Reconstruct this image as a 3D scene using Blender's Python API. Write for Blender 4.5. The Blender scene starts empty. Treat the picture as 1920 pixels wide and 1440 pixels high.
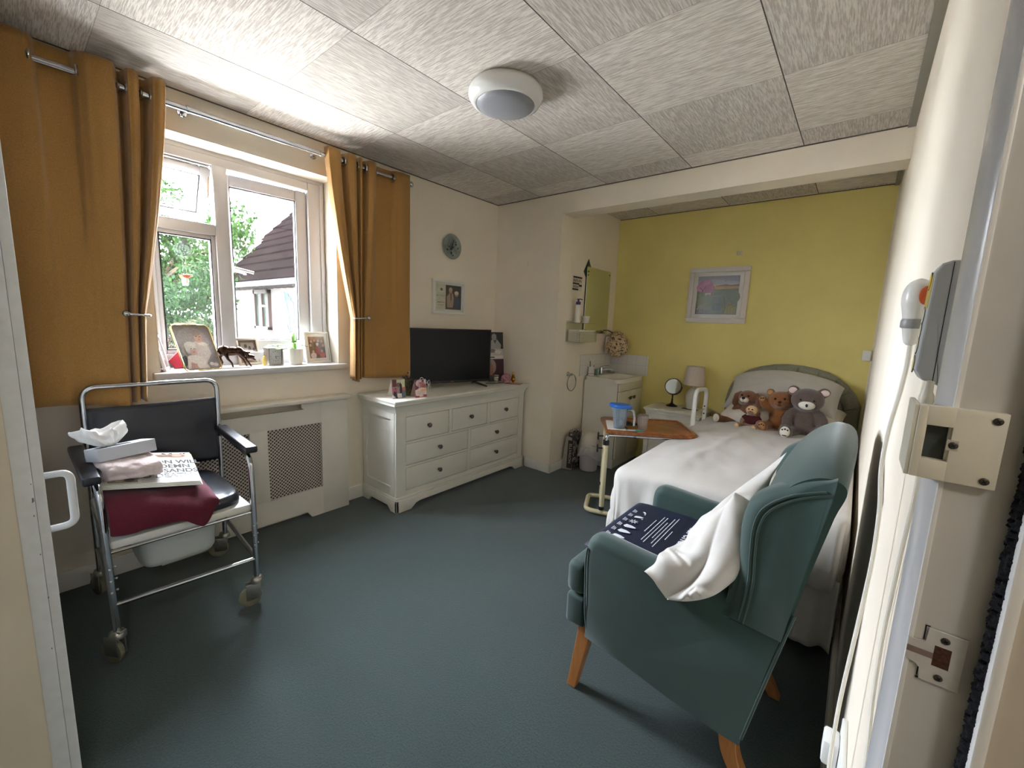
import bpy, bmesh, math, random
from mathutils import Vector as V, Matrix, Euler, noise

# ------------------------------------------------------------------ scene, camera, sky, light, exposure
sc = bpy.context.scene
COL = sc.collection
cam = bpy.data.cameras.new('camera'); camo = bpy.data.objects.new('camera', cam); COL.objects.link(camo)
cam.sensor_width = 36.0; cam.lens = 782.02 * 36.0 / 1920.0; cam.clip_start = 0.02; cam.clip_end = 200
_R, _U, _F = V((0.768, 0.640, 0.039)), V((-0.124, 0.087, 0.988)), V((-0.629, 0.764, -0.146))
_F.normalize(); _R = (_R - _F * _R.dot(_F)).normalized(); _U = _R.cross(_F)
M = Matrix((( _R.x, _U.x, -_F.x, 2.692), (_R.y, _U.y, -_F.y, 0.079), (_R.z, _U.z, -_F.z, 1.311), (0, 0, 0, 1)))
camo.matrix_world = M
sc.camera = camo

SKY = 34.0
w = bpy.data.worlds.new('sky'); sc.world = w; w.use_nodes = True
_bg = w.node_tree.nodes['Background']; _bg.inputs[0].default_value = (0.89, 0.96, 1.08, 1); _bg.inputs[1].default_value = SKY
_pl = bpy.data.lights.new('window_portal', 'AREA'); _pl.shape = 'RECTANGLE'; _pl.size = 1.0; _pl.size_y = 1.2
_pl.cycles.is_portal = True
_po = bpy.data.objects.new('window_portal', _pl); COL.objects.link(_po)
_po.location = (-0.30, 1.03, 1.58); _po.rotation_euler = (math.radians(90), 0, math.radians(-90))
sc.view_settings.view_transform = 'Standard'; sc.view_settings.look = 'None'
sc.view_settings.exposure = 1.95; sc.view_settings.gamma = 1.0; sc.view_settings.use_curve_mapping = False
sc.cycles.use_denoising = True
sc.cycles.max_bounces = 14; sc.cycles.diffuse_bounces = 8; sc.cycles.glossy_bounces = 4
sc.cycles.transparent_max_bounces = 16; sc.cycles.caustics_reflective = False; sc.cycles.caustics_refractive = False
sc.cycles.sample_clamp_indirect = 12

# ------------------------------------------------------------------ helpers
PI = math.pi
WM = {}
rnd = random.Random(7)
def hx(h):
    h = h.lstrip('#'); o = []
    for i in (0, 2, 4):
        c = int(h[i:i+2], 16) / 255.0
        o.append(c / 12.92 if c <= 0.04045 else ((c + 0.055) / 1.055) ** 2.4)
    return (o[0], o[1], o[2], 1.0)
def nd(nt, t, ins=None, **at):
    n = nt.nodes.new(t)
    for k, v in at.items(): setattr(n, k, v)
    for k, v in (ins or {}).items():
        s = n.inputs[k]
        if isinstance(v, bpy.types.NodeSocket): nt.links.new(v, s)
        else: s.default_value = v
    return n
def newmat(name):
    m = bpy.data.materials.new(name); m.use_nodes = True
    nt = m.node_tree
    return m, nt, nt.nodes['Principled BSDF']
CACHE = {}
def dimhex(h, k):
    return '#' + ''.join('%02X' % int(int(h[i:i+2], 16) * k) for i in (1, 3, 5)) if k != 1.0 else h
def mat(col, rough=0.6, metal=0.0, var=None, bump=None, sheen=0.0, coat=0.0, spec=0.5, stretch=None, emit=0.0, name=None):
    """procedural principled material; var=(scale, amount), bump=(scale, strength, distance)"""
    key = (col, rough, metal, var, bump, sheen, coat, spec, stretch, emit)
    if key in CACHE: return CACHE[key]
    m, nt, b = newmat(name or 'm_' + str(col).strip('#'))
    c = hx(col)
    b.inputs['Base Color'].default_value = c; b.inputs['Roughness'].default_value = rough
    b.inputs['Metallic'].default_value = metal; b.inputs['Specular IOR Level'].default_value = spec
    if sheen: b.inputs['Sheen Weight'].default_value = sheen; b.inputs['Sheen Roughness'].default_value = 0.5
    if coat: b.inputs['Coat Weight'].default_value = coat; b.inputs['Coat Roughness'].default_value = 0.08
    if emit: b.inputs['Emission Color'].default_value = c; b.inputs['Emission Strength'].default_value = emit
    vec = None
    if var or bump:
        vec = nd(nt, 'ShaderNodeTexCoord').outputs['Object']
        if stretch: vec = nd(nt, 'ShaderNodeMapping', {'Vector': vec, 'Scale': stretch}).outputs[0]
    if var:
        n = nd(nt, 'ShaderNodeTexNoise', {'Vector': vec, 'Scale': var[0], 'Detail': 5.0})
        a = var[1]
        r = nd(nt, 'ShaderNodeValToRGB', {'Fac': n.outputs[0]})
        r.color_ramp.elements[0].position = 0.32; r.color_ramp.elements[1].position = 0.68
        r.color_ramp.elements[0].color = (c[0]*(1-a), c[1]*(1-a), c[2]*(1-a), 1)
        r.color_ramp.elements[1].color = (min(1, c[0]*(1+a)), min(1, c[1]*(1+a)), min(1, c[2]*(1+a)), 1)
        nt.links.new(r.outputs[0], b.inputs['Base Color'])
    if bump:
        n2 = nd(nt, 'ShaderNodeTexNoise', {'Vector': vec, 'Scale': bump[0], 'Detail': 4.0})
        bp = nd(nt, 'ShaderNodeBump', {'Height': n2.outputs[0], 'Strength': bump[1], 'Distance': bump[2]})
        nt.links.new(bp.outputs[0], b.inputs['Normal'])
    CACHE[key] = m
    return m
def glassy(name, tint=(1, 1, 1, 1), gloss=0.08, alpha_col=None, opaque=0.0):
    """thin clear material: transparent with a clear-coat reflection; opaque mixes in a diffuse tint"""
    m = bpy.data.materials.new(name); m.use_nodes = True; nt = m.node_tree; nt.nodes.clear()
    tr = nd(nt, 'ShaderNodeBsdfTransparent', {'Color': tint})
    gl = nd(nt, 'ShaderNodeBsdfGlossy', {'Color': (1, 1, 1, 1), 'Roughness': 0.03})
    lw = nd(nt, 'ShaderNodeLayerWeight', {'Blend': 0.25})
    f = nd(nt, 'ShaderNodeMath', {0: lw.outputs['Fresnel'], 1: gloss * 4}, operation='MULTIPLY')
    f2 = nd(nt, 'ShaderNodeMath', {0: f.outputs[0], 1: gloss * 0.5}, operation='ADD', use_clamp=True)
    mx = nd(nt, 'ShaderNodeMixShader', {0: f2.outputs[0], 1: tr.outputs[0], 2: gl.outputs[0]})
    out = mx
    if opaque:
        df = nd(nt, 'ShaderNodeBsdfDiffuse', {'Color': alpha_col})
        out = nd(nt, 'ShaderNodeMixShader', {0: opaque, 1: mx.outputs[0], 2: df.outputs[0]})
    o = nd(nt, 'ShaderNodeOutputMaterial'); nt.links.new(out.outputs[0], o.inputs[0])
    return m

def fillet(pts, r, n=6):
    pts = [V(p) for p in pts]; out = [pts[0]]
    for i in range(1, len(pts) - 1):
        p, a, b = pts[i], pts[i-1], pts[i+1]
        d1, d2 = (a - p), (b - p)
        rr = r[i] if isinstance(r, (list, tuple)) else r
        t = min(rr, d1.length * 0.49, d2.length * 0.49)
        q1, q2 = p + d1.normalized() * t, p + d2.normalized() * t
        for k in range(n + 1):
            u = k / n
            out.append(q1 * (1-u)**2 + p * 2*u*(1-u) + q2 * u*u)
    out.append(pts[-1]); return out
def spline(pts, n=8):
    pts = [V(p) for p in pts]; out = []
    P = [pts[0]] + pts + [pts[-1]]
    for i in range(1, len(P) - 2):
        for k in range(n):
            t = k / n; a, b, c, d = P[i-1], P[i], P[i+1], P[i+2]
            out.append(0.5 * ((2*b) + (c-a)*t + (2*a-5*b+4*c-d)*t*t + (3*b-a-3*c+d)*t*t*t))
    out.append(pts[-1]); return out
def frame_at(o, a=0.0, tilt=0.0, roll=0.0):
    """matrix of an upright plane: normal faces heading a (degrees from +X), leaning back by tilt"""
    a, t = math.radians(a), math.radians(tilt)
    z = V((math.cos(a) * math.cos(t), math.sin(a) * math.cos(t), math.sin(t)))
    x = V((-math.sin(a), math.cos(a), 0)); y = z.cross(x)
    m = Matrix(((x.x, y.x, z.x, o[0]), (x.y, y.y, z.y, o[1]), (x.z, y.z, z.z, o[2]), (0, 0, 0, 1)))
    return m @ Matrix.Rotation(math.radians(roll), 4, 'Z')
def T(x, y, z, rz=0, rx=0, ry=0):
    return Matrix.Translation((x, y, z)) @ Euler((math.radians(rx), math.radians(ry), math.radians(rz))).to_matrix().to_4x4()
def lerp(tab, x):
    if x <= tab[0][0]: return tab[0][1]
    for (a, b), (c, d) in zip(tab, tab[1:]):
        if x <= c: return b + (d - b) * (x - a) / (c - a) if c > a else d
    return tab[-1][1]

class MB:
    def __init__(s, m=None, M=None):
        s.bm = bmesh.new(); s.mats = []; s.cur = 0; s.M = M or Matrix()
        if m: s.use(m)
    def use(s, m):
        if m not in s.mats: s.mats.append(m)
        s.cur = s.mats.index(m); return s
    def v(s, p): return s.bm.verts.new(s.M @ V(p))
    def f(s, vs):
        try:
            f = s.bm.faces.new(vs); f.material_index = s.cur; return f
        except ValueError: return None
    def box(s, x0, x1, y0, y1, z0, z1, bev=0.0, seg=2, M=None):
        m = M or Matrix()
        vs = [s.v(m @ V((x, y, z))) for z in (z0, z1) for x, y in ((x0, y0), (x1, y0), (x1, y1), (x0, y1))]
        fs = [s.f([vs[i] for i in q]) for q in ((3,2,1,0), (4,5,6,7), (0,1,5,4), (1,2,6,5), (2,3,7,6), (3,0,4,7))]
        if bev:
            es = list({e for f in fs for e in f.edges})
            r = bmesh.ops.bevel(s.bm, geom=es, offset=bev, segments=seg, affect='EDGES', profile=0.5)
            for f in r['faces']: f.material_index = s.cur
        return s
    def prism(s, poly, h0, h1, M=None, bev=0.0, seg=2):
        """polygon in local XY extruded along local Z from h0 to h1"""
        m = M or Matrix()
        a = [s.v(m @ V((p[0], p[1], h0))) for p in poly]; b = [s.v(m @ V((p[0], p[1], h1))) for p in poly]
        n = len(poly)
        f0 = s.f(a[::-1]); f1 = s.f(b); fs = [f0, f1]
        for i in range(n): fs.append(s.f([a[i], a[(i+1) % n], b[(i+1) % n], b[i]]))
        if bev:
            es = list(set(f0.edges) | set(f1.edges))
            r = bmesh.ops.bevel(s.bm, geom=es, offset=bev, segments=seg, affect='EDGES', profile=0.5)
            for f in r['faces']: f.material_index = s.cur
        return s
    def tube(s, path, r, n=10, closed=False, cap=True, flat=1.0, up=None):
        path = [V(p) for p in path]; L = len(path); rings = []
        nrm = None
        for i, p in enumerate(path):
            if closed: t = (path[(i+1) % L] - path[i-1])
            else: t = path[min(i+1, L-1)] - path[max(i-1, 0)]
            t.normalize()
            if nrm is None:
                nrm = V(up) if up else (V((0, 0, 1)) if abs(t.z) < 0.9 else V((1, 0, 0)))
            nrm = (nrm - t * nrm.dot(t)).normalized(); bi = t.cross(nrm)
            rr = r[i] if isinstance(r, (list, tuple)) else r
            rings.append([s.v(p + nrm * math.cos(2*PI*k/n) * rr * flat + bi * math.sin(2*PI*k/n) * rr) for k in range(n)])
        for i in range(L if closed else L - 1):
            a, b = rings[i], rings[(i+1) % L]
            for k in range(n): s.f([a[k], a[(k+1) % n], b[(k+1) % n], b[k]])
        if cap and not closed: s.f(rings[0][::-1]); s.f(rings[-1])
        return s
    def lathe(s, prof, n=24, M=None, cap=True):
        m = M or Matrix(); rings = []
        for r, z in prof: rings.append([s.v(m @ V((r*math.cos(2*PI*k/n), r*math.sin(2*PI*k/n), z))) for k in range(n)])
        for a, b in zip(rings, rings[1:]):
            for k in range(n): s.f([a[k], a[(k+1) % n], b[(k+1) % n], b[k]])
        if cap: s.f(rings[0][::-1]); s.f(rings[-1])
        return s
    def ell(s, c, r, M=None, nu=16, nv=10):
        m = (M or Matrix()); r = (r, r, r) if isinstance(r, (int, float)) else r
        mm = m @ Matrix.Translation(c) @ Matrix.Diagonal((r[0], r[1], r[2], 1))
        rings = []
        for j in range(1, nv):
            th = PI * j / nv
            rings.append([s.v(mm @ V((math.sin(th)*math.cos(2*PI*k/nu), math.sin(th)*math.sin(2*PI*k/nu), -math.cos(th)))) for k in range(nu)])
        lo, hi = s.v(mm @ V((0, 0, -1))), s.v(mm @ V((0, 0, 1)))
        for k in range(nu):
            s.f([lo, rings[0][(k+1) % nu], rings[0][k]]); s.f([hi, rings[-1][k], rings[-1][(k+1) % nu]])
        for a, b in zip(rings, rings[1:]):
            for k in range(nu): s.f([a[k], a[(k+1) % nu], b[(k+1) % nu], b[k]])
        return s
    def grid(s, fn, nu, nv, cu=False, cv=False):
        g = [[s.v(fn(i / (nu if cu else nu - 1), j / (nv if cv else nv - 1))) for j in range(nv)] for i in range(nu)]
        for i in range(nu if cu else nu - 1):
            for j in range(nv if cv else nv - 1):
                s.f([g[i][j], g[(i+1) % nu][j], g[(i+1) % nu][(j+1) % nv], g[i][(j+1) % nv]])
        s.g = g
        return s
    def pad(s, poly, y0, y1, r, wt=None, seg=6):
        """upholstered panel: X-Z outline between y0 and y1 with fully rounded rims"""
        n = len(poly); wt = wt or [1.0] * n; area = sum(poly[i][0] * poly[(i+1) % n][1] - poly[(i+1) % n][0] * poly[i][1] for i in range(n)); sg = 1 if area > 0 else -1
        nr = []
        for i in range(n):
            a, b, c = poly[i-1], poly[i], poly[(i+1) % n]
            d1, d2 = V((b[0]-a[0], b[1]-a[1])).normalized(), V((c[0]-b[0], c[1]-b[1])).normalized()
            m = V((-(d1.y + d2.y), d1.x + d2.x)) * sg
            nr.append(m.normalized() if m.length > 1e-6 else V((-d1.y, d1.x)) * sg)
        st = [(r * (1 - math.sin(PI/2*i/seg)), y0 + r * (1 - math.cos(PI/2*i/seg))) for i in range(seg + 1)]
        st += [(e, y1 - (y - y0)) for e, y in st[::-1]]
        rings = [[s.v((p[0] + q.x * e, y, p[1] + q.y * e)) for p, q in zip(poly, nr)] for e, y in st]
        rings = [[(setattr(v_, 'co', s.M @ V((p[0] + q.x * e * k, y, p[1] + q.y * e * k))), v_)[1] for v_, p, q, k in zip(rg, poly, nr, wt)] for rg, (e, y) in zip(rings, st)]
        for a, b in zip(rings, rings[1:]):
            for k in range(n): s.f([a[k], a[(k+1) % n], b[(k+1) % n], b[k]])
        s.f(rings[0][::-1]); s.f(rings[-1]); return s
    def text(s, txt, size, M, h=0.0, align='CENTER', sx=1.0, bold=0.0):
        cu = bpy.data.curves.new('lettering', 'FONT'); cu.body = txt; cu.size = size; cu.align_x = align; cu.align_y = 'CENTER'
        cu.extrude = h; cu.offset = bold; cu.resolution_u = 3
        ob = bpy.data.objects.new('lettering', cu); COL.objects.link(ob)
        me = bpy.data.meshes.new_from_object(ob.evaluated_get(bpy.context.evaluated_depsgraph_get()))
        tb = bmesh.new(); tb.from_mesh(me)
        mp = {}
        mm = M @ Matrix.Diagonal((sx, 1, 1, 1))
        for q in tb.verts: mp[q] = s.v(mm @ q.co)
        for q in tb.faces: s.f([mp[x] for x in q.verts])
        tb.free(); bpy.data.meshes.remove(me); bpy.data.objects.remove(ob); bpy.data.curves.remove(cu)
        return s
    def art(s, M, w, h, shapes, z0=0.0003, dz=0.00025, dim=1.0):
        """flat printed shapes on a w x h sheet (unit coordinates), stacked by a fraction of a millimetre"""
        for i, sh in enumerate(shapes):
            k, z = sh[0], z0 + dz * i
            s.use(sh[-1] if not isinstance(sh[-1], str) else mat(dimhex(sh[-1], dim), 0.5, var=(110, 0.14)))
            if k == 'r': pts = [(sh[1], sh[2]), (sh[3], sh[2]), (sh[3], sh[4]), (sh[1], sh[4])]
            elif k == 'e': pts = [(sh[1] + sh[3]*math.cos(2*PI*q/14), sh[2] + sh[4]*math.sin(2*PI*q/14)) for q in range(14)]
            else: pts = sh[1]
            s.f([s.v(M @ V((x*w, y*h, z))) for x, y in pts])
        return s
    def build(s, name, parent=None, local=False, smooth=True, ang=38, sub=0, solid=0.0, bevel=0.0, loc=None, recalc=True, props=None, voxel=0.0, soften=0):
        bm = s.bm
        if recalc: bmesh.ops.recalc_face_normals(bm, faces=bm.faces)
        me = bpy.data.meshes.new(name)
        o = bpy.data.objects.new(name, me); COL.objects.link(o)
        if parent is not None:
            o.parent = parent; WM[o] = WM[parent]
            if not local: bm.transform(WM[parent].inverted())
        else:
            if loc is None:
                xs = [q.co for q in bm.verts]
                loc = (sum(q.x for q in xs)/len(xs), sum(q.y for q in xs)/len(xs), min(q.z for q in xs))
            o.location = loc; WM[o] = Matrix.Translation(loc); bm.transform(WM[o].inverted())
        bm.to_mesh(me); bm.free()
        for m in s.mats: me.materials.append(m)
        if smooth:
            for p in me.polygons: p.use_smooth = True
            if not (sub or voxel): me.set_sharp_from_angle(angle=math.radians(ang))
        if voxel:
            q = o.modifiers.new('remesh', 'REMESH'); q.mode = 'VOXEL'; q.voxel_size = voxel; q.use_smooth_shade = True
            q = o.modifiers.new('smooth', 'SMOOTH'); q.iterations = soften or 4; q.factor = 0.5
        if solid:
            q = o.modifiers.new('thickness', 'SOLIDIFY'); q.thickness = solid; q.offset = 0
        if bevel:
            q = o.modifiers.new('bevel', 'BEVEL'); q.width = bevel; q.segments = 2; q.limit_method = 'ANGLE'
        if sub:
            q = o.modifiers.new('subdivision', 'SUBSURF'); q.levels = sub; q.render_levels = sub
        for k, x in (props or {}).items(): o[k] = x
        return o
def tag(o, label, cat, group=None, kind=None):
    o['label'] = label; o['category'] = cat
    if group: o['group'] = group
    if kind: o['kind'] = kind
    return o
def thing(name, label, cat, loc=(0, 0, 0), rz=0.0, group=None):
    o = bpy.data.objects.new(name, None); COL.objects.link(o); o.empty_display_size = 0.05
    o.location = loc; o.rotation_euler = (0, 0, math.radians(rz))
    WM[o] = T(loc[0], loc[1], loc[2], rz)
    return tag(o, label, cat, group)
def struct(o): o['kind'] = 'structure'; return o

# ------------------------------------------------------------------ shared materials
m_wall = mat('#E8DECC', 0.75, var=(3, 0.03), bump=(160, 0.15, 0.002), name='cream_wall_paint')
m_yel = mat('#E6D888', 0.7, var=(3, 0.04), bump=(140, 0.15, 0.002), name='yellow_wall_paint')
m_gloss = mat('#C9C9C9', 0.22, var=(6, 0.02), bump=(40, 0.05, 0.001), name='white_gloss_paint')
m_satin = mat('#E2DFD6', 0.45, name='white_satin_paint')
m_upvc = mat('#BDBABA', 0.28, name='white_upvc')
m_dress = mat('#D5D3C8', 0.42, var=(8, 0.02), name='off_white_lacquer')
m_chrome = mat('#C9CBCF', 0.12, 1.0, name='chrome')
m_bronze = mat('#6B625A', 0.35, 0.9, name='antique_pewter')
m_black = mat('#0C0C0E', 0.45, name='black_plastic')
m_cotton = mat('#C2BEB7', 0.85, var=(9, 0.03), bump=(34, 0.16, 0.006), sheen=0.2, name='white_cotton')
m_curt = mat('#A0763A', 0.85, var=(260, 0.14), bump=(420, 0.35, 0.002), sheen=0.25, name='mustard_linen')
m_teal = mat('#17362F', 0.75, var=(14, 0.12), bump=(500, 0.15, 0.001), sheen=0.35, name='teal_velvet')
m_plasW = mat('#E6E6E2', 0.35, name='white_plastic')
m_creamplas = mat('#D9D4C3', 0.4, name='cream_plastic')
m_glass = glassy('window_glass')
m_dark = mat('#151312', 0.8, name='dark_gap')
# ================================================================== THE ROOM
H = 2.362
# carpet: short dark green-grey pile
m_carpet, nt, b = newmat('green_carpet')
tc = nd(nt, 'ShaderNodeNewGeometry').outputs['Position']
n1 = nd(nt, 'ShaderNodeTexNoise', {'Vector': tc, 'Scale': 170.0, 'Detail': 4.0, 'Roughness': 0.7})
n2 = nd(nt, 'ShaderNodeTexNoise', {'Vector': tc, 'Scale': 2.2, 'Detail': 3.0})
r1 = nd(nt, 'ShaderNodeValToRGB', {'Fac': n1.outputs[0]})
r1.color_ramp.elements[0].position = 0.3; r1.color_ramp.elements[1].position = 0.72
r1.color_ramp.elements[0].color = hx('#0A1312'); r1.color_ramp.elements[1].color = hx('#3A5450')
mx = nd(nt, 'ShaderNodeMixRGB', {'Color1': r1.outputs[0], 'Color2': hx('#20302E'), 'Fac': n2.outputs[0]})
nt.links.new(mx.outputs[0], b.inputs['Base Color']); b.inputs['Roughness'].default_value = 0.95
b.inputs['Sheen Weight'].default_value = 0.3
bp = nd(nt, 'ShaderNodeBump', {'Height': n1.outputs[0], 'Strength': 0.5, 'Distance': 0.006}); nt.links.new(bp.outputs[0], b.inputs['Normal'])
# ceiling: 610 mm fibre tiles, streaks turning by 90 degrees from tile to tile
m_ceil, nt, b = newmat('streaked_ceiling_tiles')
pos = nd(nt, 'ShaderNodeNewGeometry').outputs['Position']
sp = nd(nt, 'ShaderNodeSeparateXYZ', {0: pos})
def mth(op, a, c=0.0, **k): return nd(nt, 'ShaderNodeMath', {0: a, 1: c}, operation=op, **k).outputs[0]
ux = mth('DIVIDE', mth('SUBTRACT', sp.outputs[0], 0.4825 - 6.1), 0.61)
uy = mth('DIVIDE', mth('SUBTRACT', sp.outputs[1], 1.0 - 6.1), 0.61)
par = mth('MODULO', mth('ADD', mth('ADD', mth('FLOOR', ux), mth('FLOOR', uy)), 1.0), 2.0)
va = nd(nt, 'ShaderNodeMapping', {'Vector': pos, 'Scale': (16, 230, 1)}).outputs[0]
vb = nd(nt, 'ShaderNodeMapping', {'Vector': pos, 'Scale': (230, 16, 1), 'Location': (3, 7, 0)}).outputs[0]
na = nd(nt, 'ShaderNodeTexNoise', {'Vector': va, 'Scale': 1.0, 'Detail': 3.0, 'Roughness': 0.6})
nb = nd(nt, 'ShaderNodeTexNoise', {'Vector': vb, 'Scale': 1.0, 'Detail': 3.0, 'Roughness': 0.6})
st = nd(nt, 'ShaderNodeMix', {0: par, 2: na.outputs[0], 3: nb.outputs[0]}).outputs[0]
rr = nd(nt, 'ShaderNodeValToRGB', {'Fac': st})
rr.color_ramp.elements[0].position = 0.38; rr.color_ramp.elements[1].position = 0.58
rr.color_ramp.elements[0].color = hx('#BDB4AC'); rr.color_ramp.elements[1].color = hx('#E6DFD7')
def edge(u, wd):
    f = mth('FRACT', u); return mth('MAXIMUM', mth('LESS_THAN', f, wd), mth('GREATER_THAN', f, 1 - wd))
gap = mth('MAXIMUM', edge(ux, 0.0035), mth('MULTIPLY', edge(uy, 0.002), 0.45))
tn = nd(nt, 'ShaderNodeMixRGB', {'Fac': mth('MULTIPLY', par, 0.20), 'Color1': rr.outputs[0], 'Color2': hx('#5E5852')}).outputs[0]  # every other tile darkened: shading of the streak relief painted into its colour
cm = nd(nt, 'ShaderNodeMixRGB', {'Fac': gap, 'Color1': tn, 'Color2': hx('#4A443E')})
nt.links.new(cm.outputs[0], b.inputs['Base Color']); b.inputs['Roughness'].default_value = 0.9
hh = nd(nt, 'ShaderNodeMath', {0: rr.outputs[0], 1: gap}, operation='SUBTRACT')
bp = nd(nt, 'ShaderNodeBump', {'Height': hh.outputs[0], 'Strength': 0.9, 'Distance': 0.004}); nt.links.new(bp.outputs[0], b.inputs['Normal'])

struct(MB(m_carpet).box(-0.28, 4.3, -1.7, 4.25, -0.06, 0.0).build('floor', smooth=False))
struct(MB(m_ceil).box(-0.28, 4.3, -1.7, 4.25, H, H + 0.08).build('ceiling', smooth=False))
WY0, WY1, WZ0, WZ1 = 0.555, 1.50, 0.992, 2.17
q = MB(m_wall)
q.box(-0.28, 0, -1.7, WY0, 0, H); q.box(-0.28, 0, WY1, 3.06, 0, H); q.box(-0.28, 0, WY0, WY1, 0, WZ0 - 0.03); q.box(-0.28, 0, WY0, WY1, WZ1, H)
struct(q.build('wall_window', smooth=False))
q = MB(m_wall); q.box(-0.28, 0.706, 3.05, 4.25, 0, H); q.box(0.706, 2.773, 3.05, 3.2237, 2.2, H)
struct(q.build('wall_back', smooth=False))
struct(MB(m_yel).box(0.706, 2.765, 4.095, 4.25, 0, H).build('wall_far', smooth=False))
q = MB(m_wall); q.box(2.773, 2.90, 0.675, 4.25, 0, H); q.box(2.765, 2.90, 4.08, 4.25, 0, H)
q.box(2.773, 2.90, -1.7, -0.29, 0, H); q.box(2.773, 2.90, -0.29, 0.675, 2.08, H)
struct(q.build('wall_right', smooth=False))
struct(MB(m_wall).box(0.0, 2.773, -0.75, -0.65, 0, H).build('wall_near', smooth=False))
q = MB(m_wall); q.box(4.1, 4.25, -1.7, 2.2, 0, H); q.box(2.9, 4.1, 2.1, 2.2, 0, H); q.box(2.773, 4.25, -1.8, -1.7, 0, H)
struct(q.build('wall_hall', smooth=False))
# skirting boards
def skirt(name, *boxes):
    q = MB(m_satin)
    for bx in boxes: q.box(*bx, bev=0.004)
    return struct(q.build(name))
skirt('baseboard_window', (0.0, 0.014, -0.6, 0.488, 0, 0.095), (0.0, 0.014, 1.512, 1.655, 0, 0.095))
skirt('baseboard_back', (0.44, 0.72, 3.036, 3.05, 0, 0.085), (0.706, 0.72, 3.036, 3.62, 0, 0.085))
skirt('baseboard_far', (1.13, 2.77, 4.081, 4.095, 0, 0.085))
skirt('baseboard_right', (2.758, 2.773, 0.74, 4.08, 0, 0.10))
# grey capping strip where the ceiling meets the right wall
m_strip = mat('#8F8B82', 0.5)
struct(MB(m_strip).box(2.742, 2.773, 0.5, 3.05, H - 0.012, H).build('trim_1', smooth=False))
struct(MB(m_strip).box(2.742, 2.765, 3.2237, 4.095, H - 0.012, H).build('trim_2', smooth=False))
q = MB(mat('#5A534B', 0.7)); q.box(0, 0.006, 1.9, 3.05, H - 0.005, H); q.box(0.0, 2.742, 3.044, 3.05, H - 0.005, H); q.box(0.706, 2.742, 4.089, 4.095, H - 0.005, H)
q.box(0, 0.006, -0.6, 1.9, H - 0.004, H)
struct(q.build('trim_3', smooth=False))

# ---------------------------------------------------------------- window
win = bpy.data.objects.new('window_1', None); COL.objects.link(win); win.location = (-0.16, 1.03, 0.99); WM[win] = Matrix.Translation(win.location); struct(win)
XF = -0.15
q = MB(m_upvc)   # fixed frame, mullion, transom
fr = lambda y0, y1, z0, z1, x1=XF, x0=-0.22: q.box(x0, x1, y0, y1, z0, z1, bev=0.006)
fr(WY0, 0.60, 0.995, 2.17); fr(1.392, WY1, 0.995, 2.17); fr(0.60, 1.392, 2.097, 2.17); fr(0.60, 1.392, 0.995, 1.07)
fr(0.875, 0.945, 1.07, 2.105); fr(0.60, 0.875, 1.725, 1.785)
for (y0, y1, z0, z1) in ((0.60, 0.875, 1.07, 1.725),):
    for bx in ((y0, y0 + .022, z0, z1), (y1 - .022, y1, z0, z1), (y0 + .022, y1 - .022, z0, z0 + .022), (y0 + .022, y1 - .022, z1 - .022, z1)):
        fr(*bx, x1=XF - 0.012)
q.box(-0.165, -0.146, 0.56, 1.495, 2.145, 2.168); q.box(-0.165, -0.14, 1.465, 1.49, 1.0, 2.145, bev=0.004)
q.build('window_frame', win)
gk = MB(mat('#17181A', 0.6))   # black glazing gasket
for (y0, y1, z0, z1) in ((0.622, 0.853, 1.092, 1.703),):
    for bx in ((y0, y0 + .005, z0, z1), (y1 - .005, y1, z0, z1), (y0, y1, z0, z0 + .005), (y0, y1, z1 - .005, z1)): gk.box(-0.19, -0.163, *bx)
gk.build('gasket', win)
MB(m_glass).box(-0.192, -0.186, 0.61, 0.865, 1.08, 1.715).build('pane', win, smooth=False)
def sash(name, M, wd, ht, fw, handle):
    """opening light: local x along the width, y up, z towards the room"""
    q = MB(m_upvc, M)
    for bx in ((0, fw, 0, ht), (wd - fw, wd, 0, ht), (fw, wd - fw, 0, fw), (fw, wd - fw, ht - fw, ht)): q.box(bx[0], bx[1], bx[2], bx[3], -0.045, 0.0, bev=0.005)
    s = q.build(name, win)
    g = MB(m_dark, M)
    for bx in ((fw, fw + .005, fw, ht - fw), (wd - fw - .005, wd - fw, fw, ht - fw), (fw, wd - fw, fw, fw + .005), (fw, wd - fw, ht - fw - .005, ht - fw)): g.box(*bx, -0.035, -0.006)
    g.build('gasket', s)
    MB(m_glass, M).box(fw, wd - fw, fw, ht - fw, -0.03, -0.025).build('pane', s, smooth=False)
    h = MB(m_upvc, M)
    hx_, hy, vert = handle
    h.box(hx_ - .011, hx_ + .011, hy - .03, hy + .03, 0.0, 0.012, bev=0.004)
    if vert: h.tube(fillet([(hx_, hy, .012), (hx_, hy, .035), (hx_ + .10, hy - .022, .06)], .012), .008, 8)
    else: h.tube(fillet([(hx_, hy, .012), (hx_, hy, .035), (hx_ - .018, hy + .085, .05)], .012), .007, 8)
    h.build('window_handle', s)
    return s
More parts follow.
